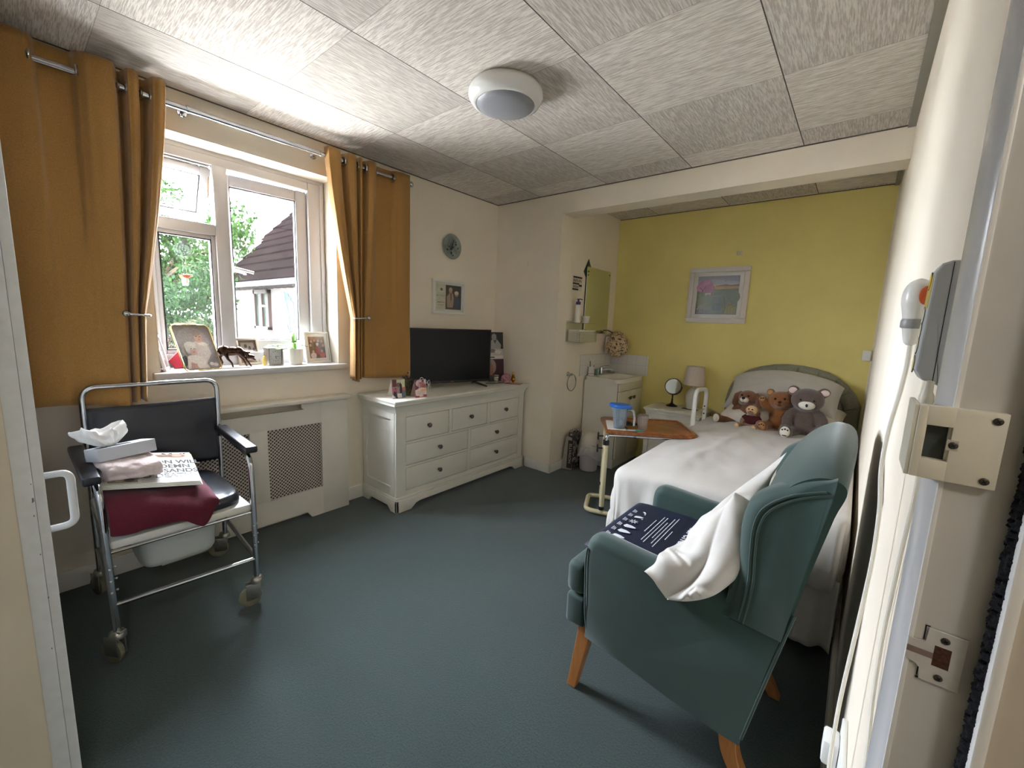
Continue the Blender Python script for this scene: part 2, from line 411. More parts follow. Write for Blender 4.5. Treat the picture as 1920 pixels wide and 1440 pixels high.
# top-hung vent, swung out at the bottom ; side-hung casement, ajar
vent = Matrix.Translation((-0.165, 0.605, 2.075)) @ Matrix.Rotation(math.radians(30), 4, 'Y') @ frame_at((0, 0, 0), 0) @ Matrix.Translation((0, -0.30, 0))
sash('vent_sash', vent, 0.268, 0.30, 0.045, (0.13, 0.022, False))
case = Matrix.Translation((-0.172, 1.388, 1.075)) @ Matrix.Rotation(math.radians(-5.0), 4, 'Z') @ frame_at((0, 0, 0), 0) @ Matrix.Translation((-0.485, 0, 0))
sash('casement_sash', case, 0.485, 1.013, 0.065, (0.055, 0.49, True))
st_ = MB(m_chrome)
st_.tube([(-0.185, 0.868, 2.05), (-0.215, 0.868, 1.95), (-0.30, 0.868, 1.83)], 0.004, 6)
st_.build('window_stay', win)
struct(MB(mat('#C4C2BF', 0.3)).box(-0.20, 0.045, 0.525, 1.54, 0.957, 0.992, bev=0.006).build('trim_4'))   # sill board
q = MB(mat('#CFC6B6', 0.7))
q.box(-0.15, 0.001, WY0, WY1, WZ1 - .004, WZ1 + .001); q.box(-0.15, 0.001, WY1 - .004, WY1 + .001, WZ0, WZ1); q.box(-0.15, 0.001, WY0 - .001, WY0 + .004, WZ0, WZ1)
struct(q.build('trim_5', smooth=False))   # plaster reveal

# ---------------------------------------------------------------- doorway at the right
J = 0.65
door = bpy.data.objects.new('door_1', None); COL.objects.link(door); door.location = (2.84, 0.66, 0); WM[door] = Matrix.Translation(door.location); struct(door)
m_jamb = mat('#C9C7C2', 0.38, var=(5, 0.05), bump=(30, 0.08, 0.001), name='grey_white_jamb_paint')
MB(m_jamb).box(2.770, 2.90, J, J + 0.03, 0, 2.08).build('lining', door, smooth=False)
MB(m_jamb).box(2.773, 2.90, -0.30, -0.27, 0, 2.08).build('lining', door, smooth=False)
MB(m_jamb).box(2.773, 2.90, -0.27, J, 2.05, 2.08).build('lining', door, smooth=False)
arc = [(2.773, J + .086), (2.770, J + .084), (2.7645, J + .075), (2.7612, J + .062), (2.760, J + .048), (2.7604, J + .034), (2.7625, J + .018), (2.7665, J + .006), (2.772, J + .001)]
MB(m_gloss).prism(arc, 0.0, 2.13).build('architrave', door, ang=50)
m_arris = mat('#E6E6E4', 0.3)
MB(m_arris).box(2.7675, 2.7715, J - .0018, J + .002, 0, 2.08, bev=0.0006).build('paint_edge', door)
m_stop = mat('#C2B9AA', 0.5, var=(8, 0.03))
MB(m_stop).box(2.8225, 2.90, J - .024, J, 0, 2.05).build('door_stop', door, smooth=False)
MB(m_arris).box(2.8195, 2.8285, J - .0285, J - .0165, 0, 2.05, bev=0.002).build('paint_edge', door)
m_brush = mat('#15131A', 0.95, var=(900, 0.9), bump=(1200, 1.0, 0.004), name='black_brush_pile')
q = MB(m_brush)
def brush(u, v_):
    z = v_ * 2.05
    a = u * PI
    k = 0.0035 * noise.noise(V((u * 9, z * 260, 2))) + 0.002 * noise.noise(V((u * 30, z * 900, 5)))
    return (2.823 - (0.008 + k) * math.sin(a), J - 0.001 - 0.019 * (1 - math.cos(a)) / 2 - k, z)
q.grid(brush, 9, 1400); q.build('brush_seal', door)
# box keep of the rim lock: cream shell around a dark socket
rk = MB(m_creamplas)
Y0, Y1 = J - .010, J + .004
x0, x1, z0, z1 = 2.7445, 2.8025, 1.1765, 1.2475
hxa, hxb, hza, hzb = 2.7515, 2.7690, 1.1955, 1.2290
rk.box(x0, hxa, Y0, Y1, z0, z1, bev=.0012); rk.box(hxb, x1, Y0, Y1, z0, z1, bev=.0008)
rk.box(hxa - .0008, hxb + .0008, Y0, Y1, z0, hza, bev=.0005); rk.box(hxa - .0008, hxb + .0008, Y0, Y1, hzb, z1, bev=.0005)
rk.box(x0 - .0035, x0 + .001, Y0 + .002, J + .055, z0, z1, bev=.001)
rk = rk.build('latch_keep', door)
MB(mat('#3A4142', 0.5)).box(hxa - .001, hxb + .001, J + .001, J + .012, hza - .001, hzb + .001).build('socket', rk, smooth=False)
MB(mat('#B7B2A6', 0.5)).box(2.7665, 2.7745, Y0 - .0006, Y0 + .002, 1.2075, 1.2175).build('tab', rk, smooth=False)
m_screw = mat('#55524C', 0.35, 0.8)
def screw(x, z, y, r, par):
    q = MB(m_screw); M_ = frame_at((x, y, z), -90)
    q.lathe([(r, -.001), (r, .0004), (r * .8, .0009), (0.0001, .0009)], 18, M_)
    q.use(mat('#0E0D0C', 0.8)); q.box(-r * .6, r * .6, -r * .13, r * .13, .0008, .0012, M=M_ @ Matrix.Rotation(.6, 4, 'Z')); q.box(-r * .13, r * .13, -r * .6, r * .6, .0008, .0012, M=M_ @ Matrix.Rotation(.6, 4, 'Z'))
    q.build('screw', par)
for x, z in ((2.7712, 1.2125), (2.7958, 1.2400), (2.7948, 1.1835)): screw(x, z, Y0 - .0006, .0034, rk)
# strike plate
sp_ = MB(mat('#C4C2BC', 0.4, var=(60, 0.08)))
Ys = J - .0015
Mp = frame_at((0, Ys, 0), -90)      # local x -> +X world, y -> up
poly = [(2.7675, .985), (2.7720, .982), (2.7765, .9815), (2.7795, .978), (2.7800, .966), (2.8085, .966), (2.8085, 1.0235), (2.7810, 1.0235), (2.7805, 1.008), (2.7745, 1.0065), (2.7675, 1.0075)]
sp_.prism([(x, z) for x, z in poly], 0, .0016, Mp, bev=.0004, seg=1)
sp_ = sp_.build('strike_plate', door)
q = MB(mat('#4A2A17', 0.8, var=(300, 0.5))); q.box(2.7870, 2.7990, Ys - .0018, Ys + .001, .9855, 1.0075); q.build('latch_hole', sp_, smooth=False)
q = MB(mat('#84706A', 0.6)); q.box(2.7678, 2.787, Ys - .00175, Ys, .992, .9985); q.build('worn_edge', sp_, smooth=False)
for z in (1.0155, .9745): screw(2.7935, z, Ys - .0022, .0033, sp_)
q = MB(mat('#1A1716', 0.9))
for bx in ((2.7785, 2.7793, 1.0085, 1.0235), (2.7785, 2.782, 1.0235, 1.0243), (2.7785, 2.7793, .9675, .977), (2.778, 2.7825, .9645, .9662)): q.box(bx[0], bx[1], J - .0007, J, bx[2], bx[3])
q.build('chipped_paint', sp_, smooth=False)

# unseen lamp added in the hall as room fill (behind the camera, lights the doorway)
hl = thing('hall_fill_light', 'unseen round fill light added in the hall outside the doorway', 'ceiling light', (3.5, -0.3, H))
MB(m_plasW).lathe([(.16, -.02), (.16, 0)], 32, T(3.5, -0.3, H)).build('base', hl)
hd = MB(mat('#FFF8F0', 0.4, emit=2.0)).lathe([(.001, -.075), (.08, -.07), (.13, -.05), (.15, -.02)], 32, T(3.5, -0.3, H)).build('diffuser', hl)
_l = bpy.data.lights.new('hall_fill_lamp', 'POINT'); _l.energy = 4.5; _l.color = (1, .97, .92); _l.shadow_soft_size = 0.12
_lo = bpy.data.objects.new('hall_fill_lamp', _l); COL.objects.link(_lo); _lo.location = (3.5, -0.3, H - 0.16)

# ---------------------------------------------------------------- outside
struct(MB(mat('#B9B5AC', 0.9, var=(2, 0.1))).box(-60, -0.30, -40, 60, -0.9, -0.6).build('ground', smooth=False))
hs = thing('neighbouring_house', 'white rendered house with brown tiled roof seen through the right window light', 'house', (-9, 4.5, -0.6))
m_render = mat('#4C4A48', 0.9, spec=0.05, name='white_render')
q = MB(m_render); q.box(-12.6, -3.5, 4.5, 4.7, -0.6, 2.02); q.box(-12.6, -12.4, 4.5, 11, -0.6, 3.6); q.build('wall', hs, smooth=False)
# roof: courses of overlapping dark tiles
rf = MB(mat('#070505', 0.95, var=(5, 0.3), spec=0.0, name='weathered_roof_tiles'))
e0, pz, run = V((0, 4.15, 2.02)), math.tan(math.radians(46)), 3.6
NC = 13
for i in range(NC):
    ya, yb = 4.15 + run * i / NC, 4.15 + run * (i + 1.12) / NC
    za, zb = 2.05 + (ya - 4.15) * pz + 0.07, 2.05 + (yb - 4.15) * pz + 0.015
    rf.f([rf.v((-12.95, ya, za)), rf.v((-3.3, ya, za)), rf.v((-3.3, yb, zb)), rf.v((-12.95, yb, zb))])
    rf.f([rf.v((-12.95, ya, za - .05)), rf.v((-3.3, ya, za - .05)), rf.v((-3.3, ya, za)), rf.v((-12.95, ya, za))])
rf.f([rf.v((-12.95, 4.15, 2.05)), rf.v((-12.95, 4.15 + run, 2.05 + run * pz)), rf.v((-12.95, 4.15 + 2 * run, 2.05))])
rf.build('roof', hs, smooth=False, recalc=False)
q = MB(mat('#30353A', 0.6, spec=0.1)); q.box(-12.95, -3.3, 4.05, 4.15, 1.95, 2.07); q.build('gutter', hs, smooth=False)
q = MB(mat('#16110F', 0.8, spec=.1))
for k in range(24): q.box(-12.8 + k * .38, -12.68 + k * .38, 4.15, 4.5, 1.92, 2.0)
q.build('rafter_end', hs, smooth=False, props={'kind': 'stuff'})
hw = MB(mat('#1E1512', 0.6, spec=.1)); 
for bx in ((-10.08, -9.98, .88, 1.9), (-9.17, -9.07, .88, 1.9), (-10.08, -9.07, 1.8, 1.9), (-10.08, -9.07, .86, .95), (-9.62, -9.5, .95, 1.8), (-9.5, -9.17, 1.45, 1.52)): hw.box(bx[0], bx[1], 4.42, 4.52, bx[2], bx[3])
hw = hw.build('window', hs, smooth=False)
MB(mat('#1E2A22', 0.3, var=(3, .5), spec=.2)).box(-9.98, -9.17, 4.47, 4.5, .95, 1.8).build('pane', hw, smooth=False)
q = MB(mat('#2A2320', 0.6)).box(-10.15, -9.0, 4.36, 4.5, .82, .87); q.build('sill', hw, smooth=False)

def leafmat(name, c1, c2):
    m, nt, b = newmat(name)
    oi = nd(nt, 'ShaderNodeNewGeometry')
    r = nd(nt, 'ShaderNodeValToRGB', {'Fac': oi.outputs['Random Per Island']})
    r.color_ramp.elements[0].color = hx(c1); r.color_ramp.elements[1].color = hx(c2)
    nt.links.new(r.outputs[0], b.inputs['Base Color']); b.inputs['Roughness'].default_value = 0.8; b.inputs['Specular IOR Level'].default_value = 0.08
    tl = nd(nt, 'ShaderNodeBsdfTranslucent', {'Color': r.outputs[0]})
    ms = nd(nt, 'ShaderNodeMixShader', {0: 0.35, 1: b.outputs[0], 2: tl.outputs[0]})
    nt.links.new(ms.outputs[0], nt.nodes['Material Output'].inputs[0])
    return m
m_leafA = leafmat('leaf_bright', '#071003', '#142507'); m_leafB = leafmat('leaf_mid', '#060F06', '#0F2009'); m_leafC = leafmat('leaf_bank', '#0F0D07', '#1A160B')
m_bark = mat('#2E281F', 0.9, spec=.05)
def tree(label, base, crown, n, leaf, m, sz, seed, name='tree', cat='tree', trunk=True):
    rr = random.Random(seed)
    t = thing(name, label, cat, base, 0, 'trees and bushes beyond the window')
    cx, cy, cz, rx, ry, rz = crown
    q = MB(m)
    blobs = [(cx + rr.uniform(-.75, .75) * rx, cy + rr.uniform(-.75, .75) * ry, cz + rr.uniform(-.8, .8) * rz, rr.uniform(.22, .42)) for _ in range(26)]
    for _ in range(n):
        bx, by, bz, br = rr.choice(blobs)
        d = V((rr.gauss(0, 1), rr.gauss(0, 1), rr.gauss(0, 1))).normalized() * (rr.random() ** 0.35)
        p = V((bx + d.x * br * rx, by + d.y * br * ry, bz + d.z * br * rz))
        e = Euler((rr.uniform(0, 6), rr.uniform(0, 6), rr.uniform(0, 6))).to_matrix()
        s_ = sz * rr.uniform(.6, 1.3)
        q.f([q.v(p + e @ V(k) * s_) for k in ((-.5, 0, 0), (0, -.28, .05), (.5, 0, 0), (0, .28, .05))])
    q.build('foliage', t, smooth=False, recalc=False)
    q = MB(m_bark)
    if trunk: q.tube([(base[0], base[1], base[2]), (base[0] + .1, base[1], (base[2] + cz) / 2), (cx, cy, cz)], [.16, .13, .05], 8)
    for _ in range(16 if trunk else 7):
        bx, by, bz, br = rr.choice(blobs)
        q.tube(spline([(cx, cy, cz - rz * .6), ((cx + bx) / 2 + rr.uniform(-.2, .2), (cy + by) / 2, (cz + bz) / 2 - .1), (bx, by, bz), (bx + rr.uniform(-.5, .5), by + rr.uniform(-.5, .5), bz + rr.uniform(-.2, .4))], 3), [.035] * 9 + [.012], 5)
    q.build('branches', t)
    return t
tree('tall leafy tree filling the upper part of the left window light', (-9.5, 2.2, -.6), (-9.0, 2.2, 2.5, 1.6, 1.5, 1.25), 11000, 'a', m_leafA, .105, 11)
tree('darker tree behind the mullion, beside the roof of the house', (-15.9, 6.1, -.6), (-15.9, 6.05, 3.5, 2.0, 1.7, 1.4), 8000, 'b', m_leafA, .14, 12)
tree('dense green bush low in the left window light', (-7.0, 1.9, -.6), (-7.2, 1.95, 1.35, 1.2, 1.1, .75), 10000, 'c', m_leafB, .075, 13, name='bush', cat='bush', trunk=False)
tree('far dark tree behind the bush in the left window light', (-12.0, 1.6, -.6), (-12.5, 2.2, 1.9, 2.0, 2.4, 2.2), 9000, 'd', m_leafB, .15, 14)
tree('brownish ivy on the bank at the bottom of the left window light', (-6.0, 1.6, -.6), (-6.2, 1.65, .55, 1.3, 1.0, .45), 6000, 'e', m_leafC, .065, 15, name='ivy', cat='ivy', trunk=False)
q = MB(mat('#50565A', 0.6, spec=0.1))
q.M = T(-8.3, 2.62, 1.62, 25, 0, -14); q.box(-.35, .35, -.25, .25, 0, .05); tag(q.build('canopy', smooth=False), 'small grey canopy poking out at the corner of the white house', 'canopy')
# ================================================================== CURTAINS, RADIATOR COVER, COMMODE
rod = thing('curtain_rod', 'chrome curtain rod with ball ends above the window', 'curtain rod', (0.10, 1.0, 2.25))
q = MB(m_chrome).tube([(0.10, -0.05, 2.248), (0.10, 1.985, 2.256)], 0.0135, 14); q.build('rod', rod)
for y in (-0.06, 2.006):
    MB(m_chrome).ell((0.10, y, 2.252), 0.021).build('finial', rod)
for y in (0.72, 1.36):
    q = MB(m_chrome); q.tube([(0.0, y, 2.262), (0.10, y, 2.262)], 0.008, 8); q.lathe([(.02, 0), (.02, .006), (.008, .008)], 14, T(0, y, 2.262, 0, 0, 90)); q.tube([(0.10, y - .004, 2.252), (0.10, y + .004, 2.252)], .018, 12); q.build('bracket', rod)

def curtain(label, top, mid, ztop, ztie, zbot, botmap, holes, side):
    """top / mid: matching (y, x) profiles at the heading and at the tie-back"""
    t = thing('curtain', label, 'curtain', (0.10, top[len(top)//2][0], zbot), 0, 'mustard curtains')
    N = len(top)
    def prof(P, u):
        k = u * (N - 1); i = min(int(k), N - 2); f = k - i
        s_ = f * f * (3 - 2 * f)
        return V((P[i][1] + (P[i+1][1] - P[i][1]) * s_, P[i][0] + (P[i+1][0] - P[i][0]) * f))
    def fn(u, v_):
        a, b = prof(top, u), prof(mid, u)
        z = ztop + (zbot - ztop) * v_
        tt = (ztop - z) / (ztop - ztie)
        if tt <= 1:
            g = tt ** 1.35
            p = a * (1 - g) + b * g
        else:
            g = (z - zbot) / (ztie - zbot)
            c = V((0.10 + (b.x - 0.10) * 1.1, botmap(b.y)))
            p = b * g + c * (1 - g)
        p.x += 0.004 * noise.noise(V((u * 14, v_ * 5, side * 7.1))) * (0.3 + v_)
        zz = z + (0.012 * math.sin(u * 9 + side) * v_ if v_ > .9 else 0)
        return (p.x, p.y, zz)
    MB(m_curt).grid(fn, (N - 1) * 6 + 1, 46).build('panel', t, solid=0.003)
    for (y, ex) in holes:
        MB(m_chrome).tube([(0.10 + .030 * math.cos(a) * ex, y + .012 * (1 - ex), 2.252 + .030 * math.sin(a)) if False else (0.10 + .026 * math.cos(a), y, 2.252 + .026 * math.sin(a)) for a in [2*PI*k/20 for k in range(20)]], .005, 6, closed=True).build('eyelet', t)
    return t
topL = [(-.06, .14), (.10, .135), (.19, .13), (.225, .122), (.245, .082), (.29, .078), (.335, .082), (.355, .118), (.38, .14), (.42, .15), (.458, .145), (.474, .10), (.478, .062), (.490, .060), (.500, .10), (.508, .138), (.525, .146), (.540, .135), (.548, .095), (.555, .062), (.570, .060), (.582, .10), (.592, .140), (.612, .150), (.632, .140), (.643, .10)]
midL = [(.085, .115), (.12, .118), (.18, .122), (.21, .124), (.235, .120), (.27, .118), (.31, .118), (.335, .120), (.36, .125), (.39, .132), (.425, .138), (.438, .115), (.442, .088), (.447, .088), (.452, .115), (.458, .142), (.464, .146), (.470, .135), (.474, .11), (.477, .088), (.480, .088), (.483, .11), (.487, .140), (.492, .146), (.498, .135), (.503, .11)]
curtain('left mustard curtain tied back beside the commode chair', topL, midL, 2.325, 1.285, 0.875, lambda y: (.12 + (y - .085) * .86), [(.222, 1), (.352, 1), (.475, 1), (.503, 1), (.551, 1), (.584, 1)], 1)
topR = [(1.383, .10), (1.390, .140), (1.425, .150), (1.462, .140), (1.472, .10), (1.478, .062), (1.496, .060), (1.506, .10), (1.516, .138), (1.545, .148), (1.566, .138), (1.572, .10), (1.577, .062), (1.586, .062), (1.592, .10), (1.598, .135), (1.607, .138), (1.614, .10), (1.620, .062), (1.638, .060), (1.650, .10), (1.662, .136), (1.69, .146), (1.712, .130), (1.728, .085), (1.79, .078), (1.850, .085), (1.878, .115), (1.92, .13), (1.982, .125)]
midR = [(1.532, .10), (1.535, .135), (1.541, .146), (1.547, .14), (1.550, .115), (1.552, .09), (1.555, .09), (1.558, .115), (1.561, .14), (1.567, .146), (1.572, .14), (1.575, .115), (1.577, .09), (1.580, .09), (1.583, .115), (1.586, .138), (1.590, .14), (1.594, .115), (1.598, .092), (1.603, .092), (1.608, .115), (1.615, .135), (1.64, .138), (1.675, .130), (1.71, .122), (1.77, .118), (1.83, .118), (1.87, .12), (1.92, .122), (1.985, .122)]
curtain('right mustard curtain tied back beside the television', topR, midR, 2.30, 1.300, 0.89, lambda y: (1.522 + (y - 1.532) * 1.03), [(1.475, 1), (1.505, 1), (1.572, 1), (1.593, 1), (1.615, 1), (1.649, 1), (1.725, 1), (1.858, 1)], 2)
def holdback(y0, y1, z, label):
    t = thing('tieback', label, 'curtain tieback', (0.0, y0, z), 0, 'metal curtain tiebacks')
    MB(m_chrome).tube(fillet([(0.0, y0, z), (0.165, y0, z), (0.172, (y0 + y1) / 2, z - .004), (0.165, y1, z - .006), (0.12, y1, z - .008)], .02), 0.0055, 10).build('hook', t)
    MB(m_chrome).ell((0.168, y0, z), 0.014).build('knob', t)
    MB(m_chrome).lathe([(.018, 0), (.018, .004), (.006, .008)], 14, T(0, y0, z, 0, 0, 90)).build('rose', t)
holdback(.425, .512, 1.283, 'metal tieback holding the left mustard curtain')
holdback(1.625, 1.528, 1.303, 'metal tieback holding the right mustard curtain')

# ---------------------------------------------------------------- radiator cover
m_mdf = mat('#D2CDC1', 0.5, var=(7, 0.02), name='stone_white_mdf')
rc = thing('radiator_cover', 'stone white radiator cover with lattice grilles below the window', 'radiator cover', (0.05, 1.0, 0))
MB(m_mdf).box(0.0, 0.112, 0.445, 1.532, 0.765, 0.788, bev=0.006).build('shelf', rc)
q = MB(m_mdf); XA, XB = 0.056, 0.074
q.box(XA, XB, 1.332, 1.512, 0, .765, bev=.0008); q.box(XA, XB, 0.485, 0.65, 0, .765, bev=.0008)
q.box(XA, XB, .65, 1.332, .622, .722); q.box(XA, XB, 1.225, 1.332, .722, .765); q.box(XA, XB, .65, .75, .722, .765)
q.box(XA, XB, .915, 1.010, .185, .622, bev=.0008)
q.prism([(.65, 0), (.71, 0), (.74, .042), (1.225, .042), (1.255, 0), (1.332, 0), (1.332, .185), (.65, .185)], XA, XB, frame_at((0, 0, 0), 0))
q.prism([(.75, .722), (.765, .735), (.765, .765), (.75, .765)], XA, XB, frame_at((0, 0, 0), 0)); q.prism([(1.21, .735), (1.225, .722), (1.225, .765), (1.21, .765)], XA, XB, frame_at((0, 0, 0), 0))
q.box(0, XA, .485, .497, 0, .765); q.box(0, XA, 1.500, 1.512, 0, .765)
q.build('front_panel', rc)
def lattice(y0, y1, z0, z1):
    q = MB(mat('#D2C6BA', 0.6)); p = 0.0215; hw_ = 0.0021
    W_, H_ = y1 - y0, z1 - z0
    for sgn in (1, -1):
        n0 = int((W_ + H_) / p) + 2
        for k in range(-n0, n0):
            c = k * p
            pts = []
            # line: z = sgn*(y) + c   clipped to the opening
            for y in (0, W_):
                z = sgn * y + c
                if 0 <= z <= H_: pts.append((y, z))
            for z in (0, H_):
                y = (z - c) * sgn
                if 0 < y < W_: pts.append((y, z))
            if len(pts) < 2: continue
            a, b_ = pts[0], pts[-1]
            if abs(a[0]-b_[0]) < .003: continue
            L = math.hypot(b_[0]-a[0], b_[1]-a[1]); an = math.atan2(b_[1]-a[1], b_[0]-a[0])
            m_ = frame_at((0.060 + (0.0012 if sgn > 0 else 0), y0 + a[0], z0 + a[1]), 0) @ Matrix.Rotation(an, 4, 'Z')
            q.box(0, L, -hw_, hw_, 0, .002, M=m_)
    q.build('grille', rc, smooth=False)
lattice(1.008, 1.334, .183, .624); lattice(.648, .917, .183, .624)
rad = MB(mat('#4A4641', 0.6)); rad.box(0.006, 0.03, .60, 1.40, .12, .70); rad.build('radiator_panel', rc, smooth=False)

# ---------------------------------------------------------------- commode chair
m_navy = mat('#10141F', 0.33, var=(12, 0.1), bump=(60, 0.08, 0.001), coat=0.15, name='navy_vinyl')
m_tube = mat('#B9BBBD', 0.16, 1.0, var=(20, 0.06), name='worn_chrome_tube')
cc = thing('commode_chair', 'chrome wheeled commode chair with navy vinyl seat below the left curtain', 'commode chair', (0.42, 0.48, 0))
r_ = 0.0115
q = MB(m_tube)
q.tube(fillet([(.180, .255, .13), (.160, .257, .50), (.150, .260, .962), (.150, .752, .958), (.165, .745, .50), (.195, .735, .13)], [0, .3, .055, .055, .3, 0], 8), r_, 12)
q.build('back_frame', cc)
fl = [((.722, .243, .13), (.715, .238, .50), (.700, .236, .675), (.60, .236, .688), (.21, .240, .690), (.162, .252, .67)),
      ((.728, .705, .13), (.712, .712, .50), (.690, .716, .675), (.60, .718, .690), (.21, .745, .692), (.165, .748, .67))]
for path in fl:
    MB(m_tube).tube(fillet(path, [0, .3, .06, .05, .05, 0], 6), r_, 12).build('arm_frame', cc)
q = MB(m_tube)
q.tube([(.721, .243, .235), (.724, .706, .218)], .0095, 10); q.tube([(.160, .256, .20), (.178, .736, .20)], .0095, 10)
q.tube([(.162, .256, .235), (.721, .243, .235)], .0095, 10); q.tube([(.18, .737, .225), (.724, .706, .225)], .0095, 10)
q.build('stretcher', cc)
q = MB(m_tube); q.tube([(.715, .243, .435), (.712, .708, .435)], .006, 8); q.tube([(.15, .254, .435), (.715, .243, .435)], .006, 8); q.tube([(.15, .742, .435), (.712, .708, .435)], .006, 8)
q.build('seat_rail', cc)
for (x, y) in ((.722, .243), (.728, .705)):
    for z in (.29, .335, .38):
        MB(mat('#D8D8D4', 0.3, 0.6)).ell((x + .012, y - .004, z), .004, None, 8, 6).build('adjuster_button', cc)
        MB(mat('#D8D8D4', 0.3, 0.6)).ell((x - .004, y + .013, z), .004, None, 8, 6).build('adjuster_button', cc)
# upholstered parts
def backpad(u, v_):
    y = .262 + .484 * u; z = .540 + (.868 - .540) * v_
    z -= .012 * (1 - v_) * 0 + .006 * math.sin(PI * u) * v_
    x = .166 - .014 * v_ - .018 * math.sin(PI * u) ** .8 + .003 * noise.noise(V((u * 5, v_ * 5, 1)))
    return (x, y + (.004 if u > .5 else -.004) * v_, z)
MB(m_navy).grid(backpad, 22, 16).build('backrest', cc, solid=0.012, props={'label': 'navy vinyl sling backrest'})
q = MB(m_navy)
def pad(u, v_):
    th = 2 * PI * u; e = .35
    cx, sx = math.cos(th), math.sin(th)
    ax = math.copysign(abs(cx) ** e, cx); ay = math.copysign(abs(sx) ** e, sx)
    prof_ = ((0.955, 0), (1.0, .008), (1.0, .030), (.965, .046), (.80, .055), (.45, .058), (.001, .058))
    k = v_ * (len(prof_) - 1); i = min(int(k), len(prof_) - 2); f = k - i
    rr_ = prof_[i][0] + (prof_[i+1][0] - prof_[i][0]) * f; z = prof_[i][1] + (prof_[i+1][1] - prof_[i][1]) * f
    return (.452 + .246 * ax * rr_, .475 + .215 * ay * rr_, .474 + z)
q.grid(pad, 48, 20, cu=True); q.build('seat_cushion', cc, props={'label': 'navy vinyl seat pad'})
MB(mat('#DCDAD2', 0.4)).box(.17, .712, .248, .704, .440, .474, bev=.010).build('seat_base', cc, props={'label': 'off white plastic seat base'})
for (pa, pb, wdt) in (((.19, .222), (.715, .222), .048), ((.185, .752), (.690, .725), .048)):
    q = MB(mat('#121318', 0.35, bump=(300, 0.1, 0.0005)))
    d = V((pb[0]-pa[0], pb[1]-pa[1], 0)); L = d.length; an = math.degrees(math.atan2(d.y, d.x))
    q.box(0, L, -wdt / 2, wdt / 2, 0, .030, bev=.008, seg=3, M=T(pa[0], pa[1], .694, an)); q.build('armrest', cc, props={'label': 'black padded armrest'})
def pan(u, v_):
    th = 2 * PI * u; cx, sx = math.cos(th), math.sin(th)
    ax = math.copysign(abs(cx) ** .4, cx); ay = math.copysign(abs(sx) ** .4, sx)
    pr = ((1.0, .436), (.99, .40), (.95, .33), (.92, .275), (.86, .258), (.001, .255))
    k = v_ * (len(pr) - 1); i = min(int(k), len(pr) - 2); f = k - i
    r0 = pr[i][0] + (pr[i+1][0] - pr[i][0]) * f; z = pr[i][1] + (pr[i+1][1] - pr[i][1]) * f
    return (.44 + .165 * ax * r0, .475 + .142 * ay * r0, z)
MB(mat('#BFC4C2', 0.35)).grid(pan, 40, 24, cu=True).build('commode_pan', cc, props={'label': 'pale grey commode pan under the seat'})
m_tyre = mat('#7E7A64', 0.6); m_fork = mat('#A8A59C', 0.28, 0.9)
for (x, y, rz, lever) in ((.722, .243, 30, 1), (.728, .705, 80, 0), (.17, .256, 20, 1), (.182, .735, 70, 0)):
    M_ = T(x, y, 0, rz)
    q = MB(m_fork)
    q.lathe([(.014, .135), (.020, .132), (.026, .120), (.026, .108), (.018, .104)], 20, M_)
    for s_ in (-1, 1): q.box(-.045, .012, s_ * .015 - .002, s_ * .015 + .002, .035, .108, bev=.001, M=M_)
    if lever: q.box(.0, .055, -.012, .012, .122, .130, bev=.002, M=M_ @ T(0, 0, 0, 0, 0, -12))
    o = q.build('caster', cc)
    q = MB(m_tyre); q.lathe([(.010, -.011), (.036, -.011), (.044, -.008), (.046, 0), (.044, .008), (.036, .011), (.010, .011)], 28, M_ @ T(-.028, 0, .046, 0, 90)); q.build('wheel', o)

# ---- things lying on the commode chair
m_maroon = mat('#560820', 0.95, var=(180, 0.12), bump=(260, 0.4, 0.003), sheen=0.12, name='maroon_knit')
def blanket(u, v_):
    # u across (y), v from the back of the seat forward and over the front edge
    y0, y1 = .250, .580 + .006 * math.sin(v_ * 7)
    y = y0 + (y1 - y0) * u
    x = .30 + .43 * min(v_ / .72, 1.0)
    z = .622 - .056 * u + .010 * noise.noise(V((u * 4, v_ * 4, 3)))
    if v_ > .60:
        k = (v_ - .60) / .40
        hem = .115 + .045 * max(0, 1 - abs(u - .80) / .16) - .035 * u - (.06 * max(0, u - .86) / .14)
        z -= hem * k ** 1.5; x = .30 + .43 * (.60 / .72) + .085 * math.sin(min(1, k * 1.3) * PI / 2) + .012 * math.sin(u * 11) * k
    e = max(0, (u - .93) / .07); z -= .030 * e ** 2
    return (x, y, z)
q = MB(m_maroon).grid(blanket, 40, 34)
tag(q.build('blanket', sub=1, solid=0.022), 'folded maroon blanket draped over the front of the commode seat', 'blanket')
# folded layer of the blanket underneath
m_news = mat('#DEDBD2', 0.85, name='newsprint')
nw = thing('newspaper', 'folded newspaper lying on the maroon blanket', 'newspaper', (.42, .42, .60))
An, Bn, Cn = V((.660, .248, .655)), V((.690, .540, .602)), V((.345, .568, .640))
ux_, vy_ = (Bn - An), (Cn - Bn); Ln = ux_.length; Hn = vy_.length
X_ = ux_.normalized(); Y_ = (vy_ - X_ * vy_.dot(X_)).normalized(); Z_ = X_.cross(Y_)
MN = Matrix(((X_.x, Y_.x, Z_.x, An.x), (X_.y, Y_.y, Z_.y, An.y), (X_.z, Y_.z, Z_.z, An.z), (0, 0, 0, 1)))
q = MB(m_news)
for i in range(4): q.box(-.002 * i, Ln - .003 * i, .004 * i, Hn, .0035 * i, .0035 * i + .0028, bev=.001, M=MN)
q.build('pages', nw)
MP = MN @ Matrix.Translation((0, 0, .0136))
q = MB(mat('#1A1A1A', 0.8))
TW = dict(h=0)
def nt_(s_, size, x, y, sx=1.0): q.text(s_, size, MP @ Matrix.Translation((x, y, .0002)), 0, 'CENTER', sx, .0018)
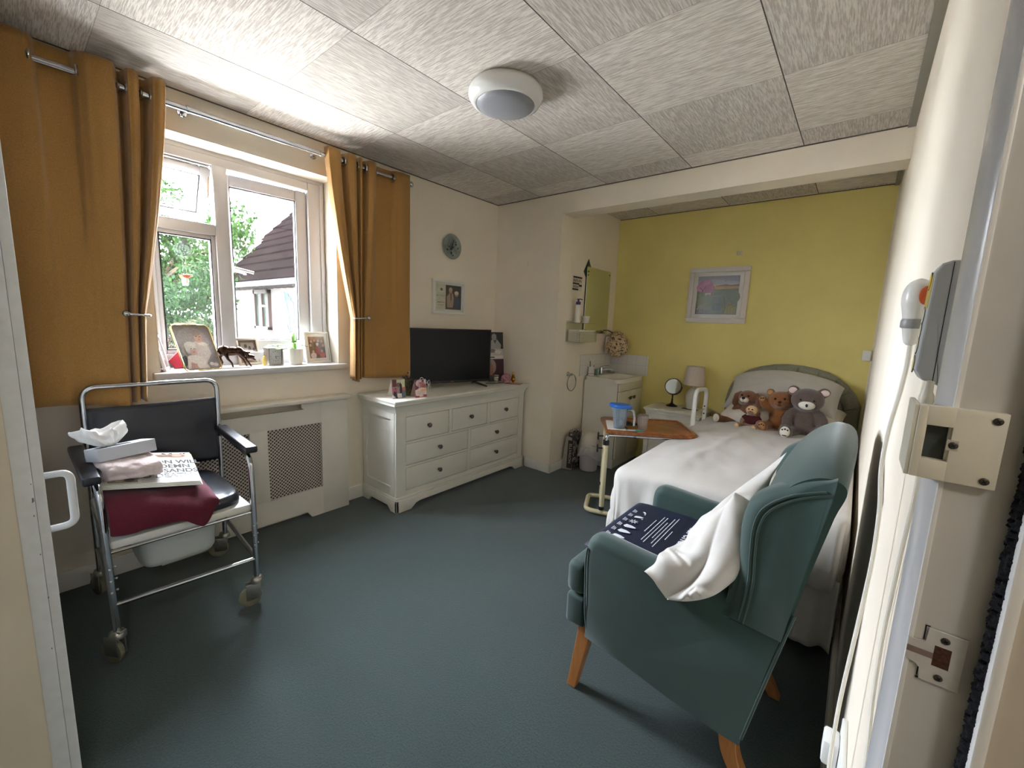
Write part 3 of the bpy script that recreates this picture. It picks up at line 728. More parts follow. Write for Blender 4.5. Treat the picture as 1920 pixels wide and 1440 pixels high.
q.use(mat('#141414', 0.8)); nt_('Daily Mail', .056, Ln * .56, Hn - .035, .95)
q.use(mat('#3A3936', 0.8))
for i, (s_, ln) in enumerate((('ELECTION WILL', .60), ('CONDEMN', .60), ('THOUSANDS', .62), ('TO DEATH', .60))): nt_(s_, .056, Ln * ln, Hn * .66 - i * .050, .66)
q.build('headline', nw, smooth=False, recalc=False)
q = MB(mat('#BDB9B0', 0.8)).art(MP, Ln, Hn, [('r', .02, .80, .98, .93, '#B9A48F'), ('e', .80, .865, .10, .05, '#8A4A34'), ('e', .80, .87, .06, .035, '#C79A7C'), ('p', [(.30, .93), (.50, .93), (.46, .88), (.54, .84), (.50, .76), (.30, .76), (.44, .80), (.40, .85), (.34, .88)], '#17130F'), ('r', .55, .88, .72, .89, '#7C3A28'), ('r', .55, .855, .72, .865, '#7C3A28'), ('r', .55, .83, .72, .84, '#7C3A28')] +
    [('r', x, y, x + .26, y + .006, '#A9A7A2') for x in (.36, .66) for y in [.05 + k * .016 for k in range(11)]] + [('r', .04, .03, .32, .20, '#8C8377'), ('e', .15, .12, .05, .06, '#C2A58D'), ('e', .24, .11, .05, .07, '#4A4640')])
q.build('print', nw, smooth=False, recalc=False)
# rolled pinkish towel
m_towel = mat('#D3C2BE', 0.95, var=(22, 0.10), bump=(120, 0.5, 0.004), sheen=0.3, name='pale_pink_towelling')
def roll(u, v_):
    th = 2 * PI * u; s_ = v_
    ct, st__ = math.cos(th), math.sin(th)
    a = .112 * math.copysign(abs(ct) ** .6, ct); b_ = .038 * math.copysign(abs(st__) ** .7, st__)
    k = 1 - .9 * max(0, abs(s_ - .5) - .44) / .06
    w_ = 1 + .09 * noise.noise(V((ct * 1.5, s_ * 5, st__ * 2))) + .05 * noise.noise(V((ct * 4, s_ * 9, st__ * 4)))
    y = .246 + .178 * s_ + .012 * ct
    fold = -.010 * math.exp(-((th - 2 * PI * .97) / .14) ** 2)
    return (.545 + (a + fold) * w_ * (k ** .25) - .01 * s_, y, .704 + b_ * w_ * (k ** .5) - .012 * s_)
tag(MB(m_towel).grid(roll, 40, 30, cu=True).build('towel', sub=1), 'folded pale pink towel on the newspaper, under the tissue box', 'towel')
tb = thing('tissue_box', 'white tissue box tilted on the folded pink towel', 'tissue box', (.32, .36, .70))
At, Bt, Dt = V((.600, .254, .742)), V((.560, .420, .744)), V((.488, .230, .722))
X_ = (Bt - At).normalized(); Y_ = (Dt - At); Y_ = (Y_ - X_ * Y_.dot(X_)).normalized(); Z_ = X_.cross(Y_)
MT = Matrix(((X_.x, Y_.x, Z_.x, At.x), (X_.y, Y_.y, Z_.y, At.y), (X_.z, Y_.z, Z_.z, At.z), (0, 0, 0, 1)))
q = MB(mat('#B9BCC2', 0.5)).box(0, .178, 0, .115, 0, .048, bev=.002, M=MT); q.use(m_dark); q.box(.02, .12, .03, .085, .0475, .0486, M=MT); q.build('box', tb)
def tissue(u, v_):
    th = 2 * PI * u; r0 = .012 + .040 * math.sin(PI * .62 * v_) * (1 + .30 * math.sin(3 * th + 1) + .22 * math.sin(5 * th) + .12 * math.sin(9 * th) + .35 * noise.noise(V((math.cos(th) * 2.2, math.sin(th) * 2.2, v_ * 3 + 7))))
    z = .046 + .074 * v_ * (1 + .16 * math.sin(2 * th + .6) + .10 * math.sin(5 * th)) + .012 * v_ * noise.noise(V((math.cos(th) * 3, math.sin(th) * 3, v_ * 4)))
    p = MT @ V((.055 + r0 * math.cos(th) * 1.2 - .03 * v_, .055 + r0 * math.sin(th) * .65, z)); return p
MB(mat('#F0EFEC', 0.9)).grid(tissue, 36, 14, cu=True).build('tissue', tb, ang=25, solid=.001)
# ================================================================== DRESSER AND WHAT STANDS ON IT
dr = thing('dresser', 'off white seven drawer dresser under the television', 'dresser', (0.22, 2.345, 0))
FX = 0.412
MB(m_dress).box(.012, .400, 1.672, 3.022, .10, .70).build('carcass', dr, smooth=False)
q = MB(m_dress)   # top with stepped cornice
q.box(.006, .455, 1.628, 3.044, .757, .775, bev=.005)
prof_ = [(0, .690), (.006, .692), (.010, .712), (.022, .735), (.034, .742), (.034, .757), (0, .757)]
FP = [(e, z) for e, z in prof_]
def cornice(u, v_):
    # sweep round left, front, right
    k = v_ * (len(FP) - 1); i = min(int(k), len(FP) - 2); f = k - i
    e = FP[i][0] + (FP[i+1][0] - FP[i][0]) * f; z = FP[i][1] + (FP[i+1][1] - FP[i][1]) * f
    c = [(.010, 1.664 - e), (FX + e, 1.664 - e), (FX + e, 3.018 + min(e, .022)), (.010, 3.018 + min(e, .022))]
    k = u * 3; i = min(int(k + 1e-6), 2); f = k - i
    return (c[i][0] + (c[i+1][0] - c[i][0]) * f, c[i][1] + (c[i+1][1] - c[i][1]) * f, z)
q.grid(cornice, 4, len(FP)); q.box(.01, FX - .002, 1.668, 3.016, .69, .757)
q.build('top', dr, ang=25)
q = MB(m_dress)   # face frame
Rows = [(.480, .655), (.312, .466), (.132, .298)]
for z0, z1 in ((.100, .132), (.298, .312), (.466, .480), (.655, .70)): q.box(.395, FX, 1.742, 2.958, z0, z1)
for y0, y1, z0, z1 in ((1.664, 1.742, .10, .70), (2.958, 3.022, .10, .70), (2.128, 2.160, .480, .655), (2.544, 2.580, .480, .655), (2.330, 2.358, .132, .298), (2.330, 2.358, .312, .466)): q.box(.395, FX, y0, y1, z0, z1)
# left side frame with recessed panel
for x0, x1, z0, z1 in ((.012, .060, .10, .70), (.350, .395, .10, .70), (.06, .35, .64, .70), (.06, .35, .10, .17)): q.box(x0, x1, 1.662, 1.674, z0, z1)
q.build('face_frame', dr, bevel=.0015)
q = MB(m_dress)   # plinth with bracket feet
py = [(1.652, 0), (1.775, 0), (1.790, .020), (1.812, .038), (1.85, .046), (2.84, .046), (2.875, .038), (2.895, .020), (2.91, 0), (3.034, 0), (3.034, .088), (1.652, .088)]
q.prism([(y, z) for y, z in py], .412, .434, frame_at((0, 0, 0), 0), bev=.004)
q.box(.412, .425, 1.66, 3.026, .088, .104, bev=.005)
q.prism([(-.434, 0), (-.36, 0), (-.33, .040), (-.12, .040), (-.09, 0), (-.01, 0), (-.01, .088), (-.434, .088)], -1.672, -1.652, Matrix(((-1, 0, 0, 0), (0, 0, -1, 0), (0, 1, 0, 0), (0, 0, 0, 1))), bev=.004)
q.box(.01, .425, 1.658, 1.668, .088, .104, bev=.004); q.box(.01, .434, 3.014, 3.034, 0, .088)
q.build('plinth', dr)
def drawer(y0, y1, z0, z1):
    g = .0030
    d = MB(m_dress).box(.396, .4105, y0 + g, y1 - g, z0 + g, z1 - g, bev=.0012).build('drawer', dr)
    yc, zc = (y0 + y1) / 2, (z0 + z1) / 2 + .003
    MB(m_bronze).lathe([(.010, 0), (.011, .002), (.006, .006), (.006, .012), (.014, .017), (.0165, .022), (.014, .027), (.006, .030), (.0005, .031)], 20, T(.410, yc, zc, 0, 0, 90)).build('knob', d)
for y0, y1 in ((1.742, 2.128), (2.160, 2.544), (2.580, 2.958)): drawer(y0, y1, *Rows[0])
for z0, z1 in Rows[1:]:
    drawer(1.742, 2.330, z0, z1); drawer(2.358, 2.958, z0, z1)

# television
tv = thing('television', 'black flat television standing on the dresser', 'television', (.20, 2.34, .776))
PL, PR = V((.105, 1.998, 0)), V((.300, 2.685, 0))
d = PR - PL; W_ = d.length; a_ = math.degrees(math.atan2(-d.x, d.y))
MTV = frame_at((PL.x, PL.y, .812), a_)
q = MB(mat('#08080A', 0.35)); q.box(0, W_, 0, .430, -.035, -.004, bev=.004)
for bx in ((0, W_, 0, .016), (0, W_, .420, .430), (0, .009, 0, .43), (W_ - .009, W_, 0, .43)): q.box(*bx, -.006, 0.0, bev=.0015)
q.M = MTV; bmesh.ops.transform(q.bm, matrix=MTV, verts=q.bm.verts); q.M = Matrix(); q.build('casing', tv)
MB(mat('#040405', 0.2, spec=0.2), MTV).box(.008, W_ - .008, .015, .421, -.008, -.003).build('screen', tv, smooth=False)
for s_, x in ((-1, .13), (1, W_ - .13)):
    q = MB(m_black, MTV); q.tube([(x - .03 * s_, .01, -.02), (x, -.012, .0), (x + .045 * s_, -.030, .095)], [.008, .009, .006], 8, flat=.6); q.tube([(x - .03 * s_, .01, -.02), (x, -.012, -.04), (x + .02 * s_, -.030, -.12)], [.008, .008, .006], 8, flat=.6); q.build('foot', tv)
q = MB(mat('#C0272D', 0.4), MTV); q.ell((W_ * .5 - .01, .009, .0004), (.005, .005, .0006), None, 12, 6); q.use(mat('#B9B9BA', 0.4)); q.text('LG', .011, T(W_ * .5 + .006, .009, .0006), 0); q.build('logo', tv, smooth=False, recalc=False)

DT = .7755   # height of the dresser top
def card(name, label, cat, o, ang, w_, h_, shapes, tilt=8, back='#D8CFC4', fold=True, group=None):
    M_ = frame_at((o[0], o[1], o[2]), ang, tilt)
    t = thing(name, label, cat, o, 0, group)
    q = MB(mat(back, 0.7)); q.box(0, w_, 0, h_, -.0016, 0, M=M_)
    if fold:
        M2 = frame_at((o[0], o[1], o[2]), ang, 0); top = M_ @ V((0, h_, -.001)); tp2 = M_ @ V((w_, h_, -.001))
        n = M2.to_3x3() @ V((0, 0, 1)); bk = V(o) - n * (.055 + h_ * math.sin(math.radians(tilt)) * 2); bk2 = bk + (M2.to_3x3() @ V((1, 0, 0))) * w_
        q.f([q.v(top), q.v(tp2), q.v(bk2), q.v(bk)])
    q.build('card', t, smooth=False, recalc=False)
    MB(mat(back, .7)).art(M_, w_, h_, shapes).build('picture', t, smooth=False, recalc=False)
    return t
card('photo_card', 'photo card of people in dark clothes at the left end of the dresser', 'photo card', (.335, 1.690, DT), -12, .095, .128,
     [('r', 0, 0, 1, 1, '#8B7A70'), ('r', .05, .6, .35, .98, '#5E2A26'), ('r', .38, .78, .98, .98, '#B8B493'), ('r', .7, .55, .95, .95, '#C6C8A0'), ('p', [(.05, .45), (.3, .55), (.36, .1), (.12, .1)], '#17181A'), ('e', .17, .40, .12, .14, '#B84A70'), ('e', .48, .70, .14, .12, '#6F4E48'), ('p', [(.34, .55), (.62, .58), (.66, .25), (.32, .2)], '#8F6D68'), ('p', [(.6, .85), (.74, .7), (.8, .1), (.55, .12)], '#231A1C'), ('e', .88, .48, .12, .1, '#B4615A'), ('r', .38, .02, .70, .24, '#CFC6C8'), ('p', [(.1, .35), (.22, .36), (.42, 0), (.28, 0)], '#2A1718'), ('p', [(0, .2), (.12, .14), (.24, 0), (0, 0)], '#B9BDC6'), ('r', .74, 0, 1, .4, '#5A6567')])
q = MB(mat('#4C4A35', 0.95, var=(60, 0.5)))
dg = thing('dried_flower_bundle', 'small mossy green dried flower bundle behind the two cards on the dresser', 'dried flowers', (.285, 1.845, DT))
q.lathe([(.030, 0), (.034, .02), (.036, .10), (.034, .115)], 18, T(.285, 1.845, DT))
rr = random.Random(3)
for k in range(240):
    a = rr.uniform(0, 2*PI); z = rr.uniform(.0, .135); r0 = .036 * (1 if z < .11 else .7) * rr.uniform(.85, 1.12)
    p = V((.285 + r0 * math.cos(a), 1.845 + r0 * math.sin(a), DT + z)); e = Euler((rr.uniform(0, 6), rr.uniform(0, 6), rr.uniform(0, 6))).to_matrix()
    q.f([q.v(p + e @ V(c) * .011) for c in ((-1, 0, 0), (0, -.5, 0), (1, 0, 0), (0, .5, 0))])
q.build('dried_leaves', dg, smooth=False, recalc=False)
q = MB(mat('#B99A7C', 0.8)); q.tube([(.27, 1.87, DT + .10), (.262, 1.878, DT + .165)], .006, 6); q.use(mat('#7A2A22', 0.7)); q.ell((.262, 1.870, DT + .155), .007, None, 8, 6); q.build('stalk', dg)
bc = card('birthday_card', 'pink birthday card with white string bows in front of the television', 'birthday card', (.405, 1.826, DT), -14, .082, .125,
     [('r', 0, 0, 1, 1, '#B9828A'), ('r', 0, .62, .35, 1, '#4B3638'), ('r', .62, .78, .85, 1, '#4A1F28'), ('r', .8, .75, 1, 1, '#CDBFC6'), ('e', .36, .78, .30, .19, '#D3B2B6'), ('e', .62, .62, .34, .25, '#B97F80'), ('e', .40, .66, .18, .10, '#C592A0'), ('r', 0, .40, .3, .62, '#6E2A3C'), ('p', [(0, .40), (.5, .56), (1, .50), (.98, .12), (.5, .04), (.05, .12)], '#D9C7B6'), ('p', [(.5, .44), (1, .46), (.95, .34), (.55, .34)], '#E0A573'), ('e', .5, .25, .36, .13, '#CDB7AD'), ('r', 0, 0, .34, .1, '#A33A4C'), ('r', .7, .04, 1, .16, '#9C4A52')], back='#CFAFA6')
MC = frame_at((.405, 1.826, DT), -14, 8)
q = MB(mat('#8A4440', 0.6)); q.text('100', .030, MC @ T(.055, .078, .0042), .0006, 'CENTER', .9, .0006); q.text('Happy', .017, MC @ T(.045, .100, .0042), .0004); q.build('lettering', bc, smooth=False)
q = MB(mat('#D8D0C8', 0.8))
for cx, cz, s_ in ((.096, .098, 1), (.102, .06, .8)):
    q.tube([MC @ V((cx + .012 * s_ * math.sin(t), cz + .020 * s_ * math.sin(2 * t) * .5 + .012 * math.cos(t), .006 + .003 * math.sin(t))) for t in [2*PI*k/22 for k in range(22)]], .0014, 5, closed=True)
q.tube(spline([MC @ V(p) for p in ((.086, .115, .004), (.097, .09, .006), (.094, .06, .006), (.104, .03, .006), (.098, .012, .006))], 4), .0014, 5)
q.tube([MC @ V((.05 + .012 * math.cos(t), .128 + .008 * math.sin(t), .003)) for t in [2*PI*k/16 for k in range(16)]], .0014, 5, closed=True)
q.build('string_bow', bc)
# calendar / poster card standing behind the right edge of the TV
card('calendar', 'tall calendar with a black and white photo standing right of the television', 'calendar', (.165, 2.815, DT), -14, .17, .445,
     [('r', 0, 0, 1, 1, '#3A1620'), ('r', 0, .52, 1, 1, '#2A2A2A'), ('e', .42, .90, .16, .07, '#8E8A86'), ('p', [(.12, .80), (.3, .85), (.62, .85), (.86, .74), (.82, .66), (.15, .66)], '#9B9894'), ('p', [(.35, .84), (.47, .76), (.58, .84)], '#4A4846'), ('r', 0, .52, 1, .66, '#B6B2AD'), ('e', .3, .62, .2, .04, '#76726E'), ('e', .65, .6, .22, .04, '#CBC7C1'), ('r', 0, .455, 1, .525, '#CFC8C2'), ('r', .12, .475, .42, .505, '#5A5552'), ('e', .22, .30, .28, .15, '#8F827C'), ('e', .12, .24, .2, .15, '#9A6450'), ('p', [(0, .12), (.4, .14), (.62, .06), (.62, 0), (0, 0)], '#4E4A48')], tilt=6, back='#8A8480')
tu = thing('tub', 'small white tub with dark bands beside the television', 'tub', (.265, 2.805, DT))
MT_ = T(.265, 2.805, DT)
MB(mat('#C9C3B8', 0.5)).lathe([(.015, 0), (.017, .01), (.022, .065), (.023, .072), (.0005, .073)], 24, MT_).build('cup', tu)
q = MB(mat('#201C1C', 0.5)); q.lathe([(.0190, .018), (.0196, .024)], 24, MT_, cap=False); q.lathe([(.0226, .060), (.0230, .067)], 24, MT_, cap=False); q.text('16', .022, MT_ @ frame_at((.0205, -.0075, .041), -20, -4), 0, 'CENTER', 1, .0006); q.build('print', tu)
pe = thing('peony', 'pink silk flower head lying on the dresser top', 'artificial flower', (.33, 2.865, DT))
q = MB(mat('#C48A94', 0.8, var=(30, .25), sheen=.3)); rr = random.Random(5)
for k in range(90):
    th, ph = rr.uniform(0, 2*PI), math.acos(rr.uniform(-.6, 1)); n = V((math.sin(ph)*math.cos(th), math.sin(ph)*math.sin(th), math.cos(ph)))
    c = V((.33, 2.865, DT + .044)) + n * .030 * rr.uniform(.6, 1.15)
    x_ = n.cross(V((0, 0, 1))).normalized() if abs(n.z) < .95 else V((1, 0, 0)); y_ = n.cross(x_); s_ = rr.uniform(.012, .02); b_ = rr.uniform(-.3, .6)
    ctr = q.v(c); rim = [q.v(c + (x_ * math.cos(a) + y_ * math.sin(a)) * s_ * (1 + .2 * math.sin(3*a)) + n * (.010 + b_ * .006 * math.cos(2*a))) for a in [2*PI*j/10 for j in range(10)]]
    for j in range(10): q.f([ctr, rim[j], rim[(j+1) % 10]])
q.build('petals', pe, recalc=False, ang=80)
MB(mat('#36422A', 0.8)).tube(spline([(.33, 2.85, DT + .012), (.29, 2.78, DT + .006), (.24, 2.70, DT + .005)], 5), .0035, 6).build('stem', pe)
gb_ = thing('gold_rabbit', 'gold foil rabbit with red collar at the right end of the dresser', 'ornament', (.335, 2.955, DT))
mg = mat('#C9992E', 0.25, 1.0, bump=(90, .4, .002)); Mg = T(.335, 2.955, DT, -40)
q = MB(mg); q.ell((0, 0, .028), (.022, .020, .028), Mg); q.ell((.006, 0, .060), (.015, .013, .016), Mg); q.ell((.018, 0, .056), (.007, .006, .006), Mg)
for s_ in (-1, 1): q.ell((-.006, s_ * .005, .078), (.005, .004, .020), Mg @ T(0, 0, 0))
q.build('foil_body', gb_, voxel=.0022, soften=3)
MB(mat('#5A1014', 0.6)).lathe([(.0150, .046), (.0172, .048), (.0165, .053), (.0140, .053)], 20, Mg, cap=False).build('collar', gb_)
tag(MB(mat('#B27C76', 0.7)).box(-.07, .07, -.05, .05, 0, .0025, M=T(.385, 2.905, DT, 20)).build('card_lying_flat', smooth=False), 'pink card lying flat at the right end of the dresser', 'card')
# ---------------------------------------------------------------- window wall pictures
pt = thing('wall_plate', 'round grey plate painted with flowers on the window wall', 'decorative plate', (0.0, 2.482, 1.907))
MPp = frame_at((0.001, 2.482, 1.907), 0)
MB(mat('#8C948F', 0.2, var=(20, .15))).lathe([(.03, 0), (.06, .004), (.095, .016), (.1005, .020), (.098, .022), (.06, .008), (.0005, .007)], 40, MPp).build('plate', pt)
q = MB(m_dark); rr = random.Random(9); sh = []
for k in range(46):
    a, r_0 = rr.uniform(0, 2*PI), rr.uniform(0, .072); x, y = r_0 * math.cos(a), r_0 * math.sin(a) - .008
    c = rr.choice(['#2A3434', '#3A4440', '#20282C', '#5A635A', '#333C44', '#4A5A4C'])
    if rr.random() < .5: sh.append(('e', x, y, rr.uniform(.005, .013), rr.uniform(.005, .012), c))
    else:
        l, t_ = rr.uniform(.02, .05), rr.uniform(1.1, 2.0); dx, dy = l * math.cos(t_), l * math.sin(t_)
        sh.append(('p', [(x - .0015, y), (x + .0015, y), (x + dx + .001, y + dy), (x + dx - .001, y + dy)], c))
sh = [s_ for s_ in sh if s_[0] == 'p' or math.hypot(s_[1], s_[2]) < .072]
q.art(MPp, 1, 1, sh, z0=.0125, dz=.00003); q.build('painted_flowers', pt, smooth=False, recalc=False)
def picture_frame(name, label, M_, w_, h_, fw, fd, fm, shapes, mount=None, mw=0, cat='picture frame', extra=None, bev=.002, origin=None, photo_label=None):
    o = M_ @ V((w_ / 2, 0, 0))
    t = thing(name, label, cat, o)
    q = MB(fm)
    for bx in ((0, w_, 0, fw), (0, w_, h_ - fw, h_), (0, fw, fw, h_ - fw), (w_ - fw, w_, fw, h_ - fw)): q.box(*bx, 0, fd, bev=bev, M=M_)
    q.build('frame', t)
    q = MB(mat(mount or '#DDD8CE', 0.8)); q.box(fw * .8, w_ - fw * .8, fw * .8, h_ - fw * .8, .001, fd * .45, M=M_); q.build('mount', t, smooth=False)
    k = fw + mw
    MB(m_dark).art(M_ @ Matrix.Translation((k, k, fd * .45)), w_ - 2 * k, h_ - 2 * k, shapes).build('photo', t, smooth=False, recalc=False)
    g = MB(m_glass); g.box(fw * .9, w_ - fw * .9, fw * .9, h_ - fw * .9, fd * .72, fd * .74, M=M_); g.build('glass', t, smooth=False)
    return t
picture_frame('wall_photo_frame', 'white box frame with a photo of an elderly couple on the window wall', frame_at((0.001, 2.285, 1.358), 0), .352, .278, .022, .028, m_satin,
  [('r', 0, 0, .36, 1, '#CFCDBE'), ('r', .02, .68, .34, .9, '#D8D6C8'), ('e', .2, .80, .05, .06, '#5C6652'), ('r', 0, .52, .34, .58, '#B9B8AA'), ('r', .04, .26, .2, .29, '#77776E'), ('r', .22, .26, .32, .29, '#8E8E84'), ('r', .04, .16, .3, .18, '#A3A298'),
   ('r', .36, 0, 1, 1, '#33271F'), ('e', .56, .78, .075, .11, '#B98F7C'), ('e', .56, .84, .07, .07, '#B9B5AE'), ('p', [(.40, .52), (.52, .68), (.64, .68), (.70, .5), (.66, .08), (.42, .08)], '#A88F7E'), ('p', [(.54, .68), (.60, .68), (.59, .35), (.56, .35)], '#4A3A3E'), ('e', .80, .64, .085, .10, '#A98068'), ('e', .80, .70, .09, .08, '#D2CEC8'), ('p', [(.68, .45), (.75, .54), (.86, .54), (.96, .42), (.97, .06), (.70, .06)], '#2F4668'), ('r', .36, 0, 1, .06, '#5A4438')], mount='#D9DCD8', mw=.018, cat='framed photo')
# ================================================================== ON THE WINDOW SILL
SZ = .9925
# large gold frame with a portrait of a couple
def gold_frame(o, ang, tilt, w_, h_):
    M_ = frame_at(o, ang, tilt); t = thing('gold_photo_frame', 'large thin gold frame with a soft portrait of an old couple on the sill', 'photo frame', o)
    r_c = .022
    def ring(r_in): return [(x, y) for cx, cy, a0 in ((w_ - r_c, r_c, -90), (w_ - r_c, h_ - r_c, 0), (r_c, h_ - r_c, 90), (r_c, r_c, 180)) for x, y in [(cx + (r_c - r_in) * math.cos(math.radians(a0 + k * 15)), cy + (r_c - r_in) * math.sin(math.radians(a0 + k * 15))) for k in range(7)]]
    mg_ = mat('#D9C48A', 0.22, 0.9)
    q = MB(mg_); q.tube([M_ @ V((x, y, 0)) for x, y in ring(0)], .0042, 8, closed=True)
    q.tube([M_ @ V((w_ * .32, h_ + .002, .002)), M_ @ V((w_ * .68, h_ + .002, .002))], .0055, 8); q.tube([M_ @ V((w_ * .32, -.001, .002)), M_ @ V((w_ * .68, -.001, .002))], .0055, 8); q.build('frame', t)
    q = MB(mat('#6A635E', 0.6)); q.prism(ring(.001), -.004, -.001, M_); q.build('backing', t, smooth=False)
    MB(m_dark).art(M_ @ T(0, 0, -.0008), w_, h_, [('r', .01, .01, .99, .99, '#857D78'), ('e', .46, .62, .42, .34, '#908985'), ('e', .30, .44, .22, .16, '#A39A90'), ('p', [(.02, .30), (.12, .34), (.20, .20), (.06, .10)], '#3A3836'),
      ('p', [(.40, .60), (.55, .66), (.80, .60), (.84, .36), (.62, .14), (.44, .30)], '#B2A598'), ('p', [(.55, .58), (.66, .64), (.84, .56), (.70, .52)], '#C6BBAE'), ('e', .62, .73, .115, .125, '#B08C7C'), ('e', .59, .82, .12, .065, '#8D817A'), ('e', .575, .745, .022, .010, '#5A4640'), ('e', .665, .735, .022, .010, '#5A4640'), ('e', .625, .705, .014, .022, '#A07A6A'), ('e', .63, .668, .036, .008, '#8A6258'),
      ('p', [(.08, .04), (.16, .30), (.34, .36), (.56, .28), (.66, .04)], '#BDB0A2'), ('e', .36, .45, .11, .12, '#B59181'), ('e', .33, .54, .155, .09, '#B9B1A6'), ('e', .235, .47, .06, .11, '#B2AA9F'), ('e', .325, .475, .020, .010, '#66504A'), ('e', .405, .470, .020, .010, '#66504A'), ('e', .365, .440, .013, .020, '#A98474'), ('e', .368, .398, .036, .009, '#96625A'), ('p', [(.16, .04), (.20, .18), (.34, .14), (.36, .03)], '#A8806E'), ('e', .74, .12, .06, .04, '#CFC4BC'), ('e', .84, .10, .07, .04, '#C2B5AC')], dim=.95).build('portrait', t, smooth=False, recalc=False)
    q = MB(mat('#3A3634', 0.8)); q.box(w_ * .42, w_ * .58, .0, h_ * .62, -.006, -.0045, M=M_ @ Matrix.Rotation(math.radians(-0), 4, 'X')); q.build('easel_back', t, smooth=False)
gold_frame((.022, .656, SZ), 16, 26, .185, .262)
# the other frames
picture_frame('sepia_photo_frame', 'wood and silver frame with a sepia photo of three figures behind the deer', frame_at((-.128, .945, SZ), 12, 14), .132, .165, .014, .012, mat('#B8A998', 0.35, .3), [('r', 0, 0, 1, 1, '#6A544A'), ('r', .14, .10, .88, .90, '#A89A90'), ('e', .40, .74, .09, .09, '#3E322E'), ('p', [(.26, .60), (.40, .66), (.54, .58), (.60, .14), (.24, .14)], '#CFC6BC'), ('e', .62, .66, .08, .08, '#4A3C36'), ('p', [(.52, .54), (.62, .58), (.74, .52), (.80, .12), (.54, .12)], '#BDB2A6'), ('e', .84, .58, .07, .08, '#4E423C'), ('r', .14, .10, .88, .2, '#7E6E64')], mount='#7A6458', cat='photo frame')
picture_frame('white_photo_frame', 'white photo frame with a family group at the right end of the sill', frame_at((-.082, 1.316, SZ), 8, 10), .178, .205, .009, .016, m_satin, [('r', 0, 0, 1, 1, '#2A1D1C'), ('r', 0, .86, 1, 1, '#7A5A40'), ('r', .7, .5, 1, .86, '#6A4A38')] + [('e', x, y, .075, .07, c) for x, y, c in ((.16, .78, '#B88A78'), (.36, .82, '#A97E6C'), (.60, .80, '#B58A78'), (.82, .78, '#AE8472'), (.10, .60, '#B08270'), (.88, .58, '#B98C7A'), (.52, .60, '#BFA090'), (.22, .30, '#BA8E7C'), (.76, .32, '#B68A76'))] + [('e', .52, .66, .09, .05, '#CFC8C2'), ('p', [(.36, .50), (.52, .56), (.70, .48), (.68, .16), (.38, .16)], '#7E2430'), ('e', .22, .12, .18, .14, '#C3B4C2'), ('e', .78, .14, .17, .13, '#B03A40'), ('e', .5, .08, .12, .09, '#1B1A20')], mount='#DEDAD2', mw=.022, cat='photo frame')
tag(MB(m_satin).box(0, .12, 0, .205, -.002, .010, bev=.002, M=frame_at((-.13, 1.375, SZ), 24, 10)).build('photo_frame_back', smooth=True), 'white frame half hidden behind the family photo on the sill', 'photo frame')
picture_frame('leaning_photo_frame', 'pale frame seen edge on at the left end of the sill', frame_at((-.012, .572, SZ), 72, 12), .13, .185, .014, .014, mat('#D9CFC8', 0.5), [('r', 0, 0, 1, 1, '#9A9490'), ('e', .5, .6, .2, .2, '#B99A8A')], cat='photo frame')
rb = MB(mat('#A3122A', 0.75, sheen=.3)); Mr = frame_at((-.125, .618, SZ), 14, 16)
rb.prism([(.0, .045), (.022, .0), (.078, .0), (.098, .03), (.075, .115)], 0, .018, Mr, bev=.002)
tag(rb.build('red_box', smooth=True), 'red velvet box wedged behind the gold photo frame', 'box')
# deer figurine
mdr = mat('#3E2A20', 0.10, 0.85, var=(24, .45), name='lustre_brown_glaze')
de = thing('deer_figurine', 'glossy brown deer figurine with lowered head on the sill', 'figurine', (-.06, .90, SZ))
Md = T(-.055, .900, SZ, 90) @ Matrix.Scale(1.42, 4)   # local x = along the sill (+y)
q = MB(mdr)
q.ell((-.012, 0, .066), (.036, .017, .019), Md); q.ell((-.034, 0, .069), (.021, .017, .021), Md); q.ell((.016, 0, .066), (.019, .015, .018), Md)
q.tube([Md @ V(p) for p in ((.018, 0, .066), (.036, -.004, .060), (.050, -.006, .046))], [.016, .012, .010], 10)
q.ell((.056, -.007, .042), (.017, .0095, .010), Md @ T(0, 0, 0)); q.tube([Md @ V(p) for p in ((.050, -.007, .044), (.074, -.008, .027))], [.010, .006], 10)
for s_ in (-1, 1): q.ell((.046, s_ * .012 - .006, .056), (.0075, .012, .0055), Md @ T(0, 0, .006))
q.tube([Md @ V(p) for p in ((-.048, 0, .074), (-.058, 0, .064))], [.005, .003], 8)
for pts in (((-.036, .009, .062), (-.046, .009, .040), (-.038, .010, .022), (-.046, .010, .002)), ((-.032, -.009, .060), (-.024, -.009, .036), (-.012, -.010, .020), (-.008, -.010, .002)), ((.018, .008, .058), (.034, .009, .032), (.048, .010, .002)), ((.022, -.008, .058), (.040, -.010, .030), (.058, -.011, .002))):
    q.tube([Md @ V(p) for p in pts], ([.012, .0075, .0055, .0048] if len(pts) == 4 else [.011, .0065, .0048]), 8)
q.build('deer', de, voxel=.0020, soften=3)
MB(mat('#C9C3B4', 0.3)).lathe([(.02, 0), (.021, .002), (.0005, .003)], 24, Md @ T(.004, 0, 0) @ Matrix.Diagonal((3.1, 1.2, 1, 1))).build('base', de)
gv = MB(glassy('amber_glass', (0.95, .82, .35, 1), .12, (0.8, .62, .2, 1), .35)); gv.lathe([(.012, 0), (.018, .01), (.017, .04), (.010, .06), (.0005, .062)], 20, T(-.085, 1.075, SZ))
tag(gv.build('glass_ornament'), 'small amber glass ornament between the sepia photo and the clock', 'ornament')
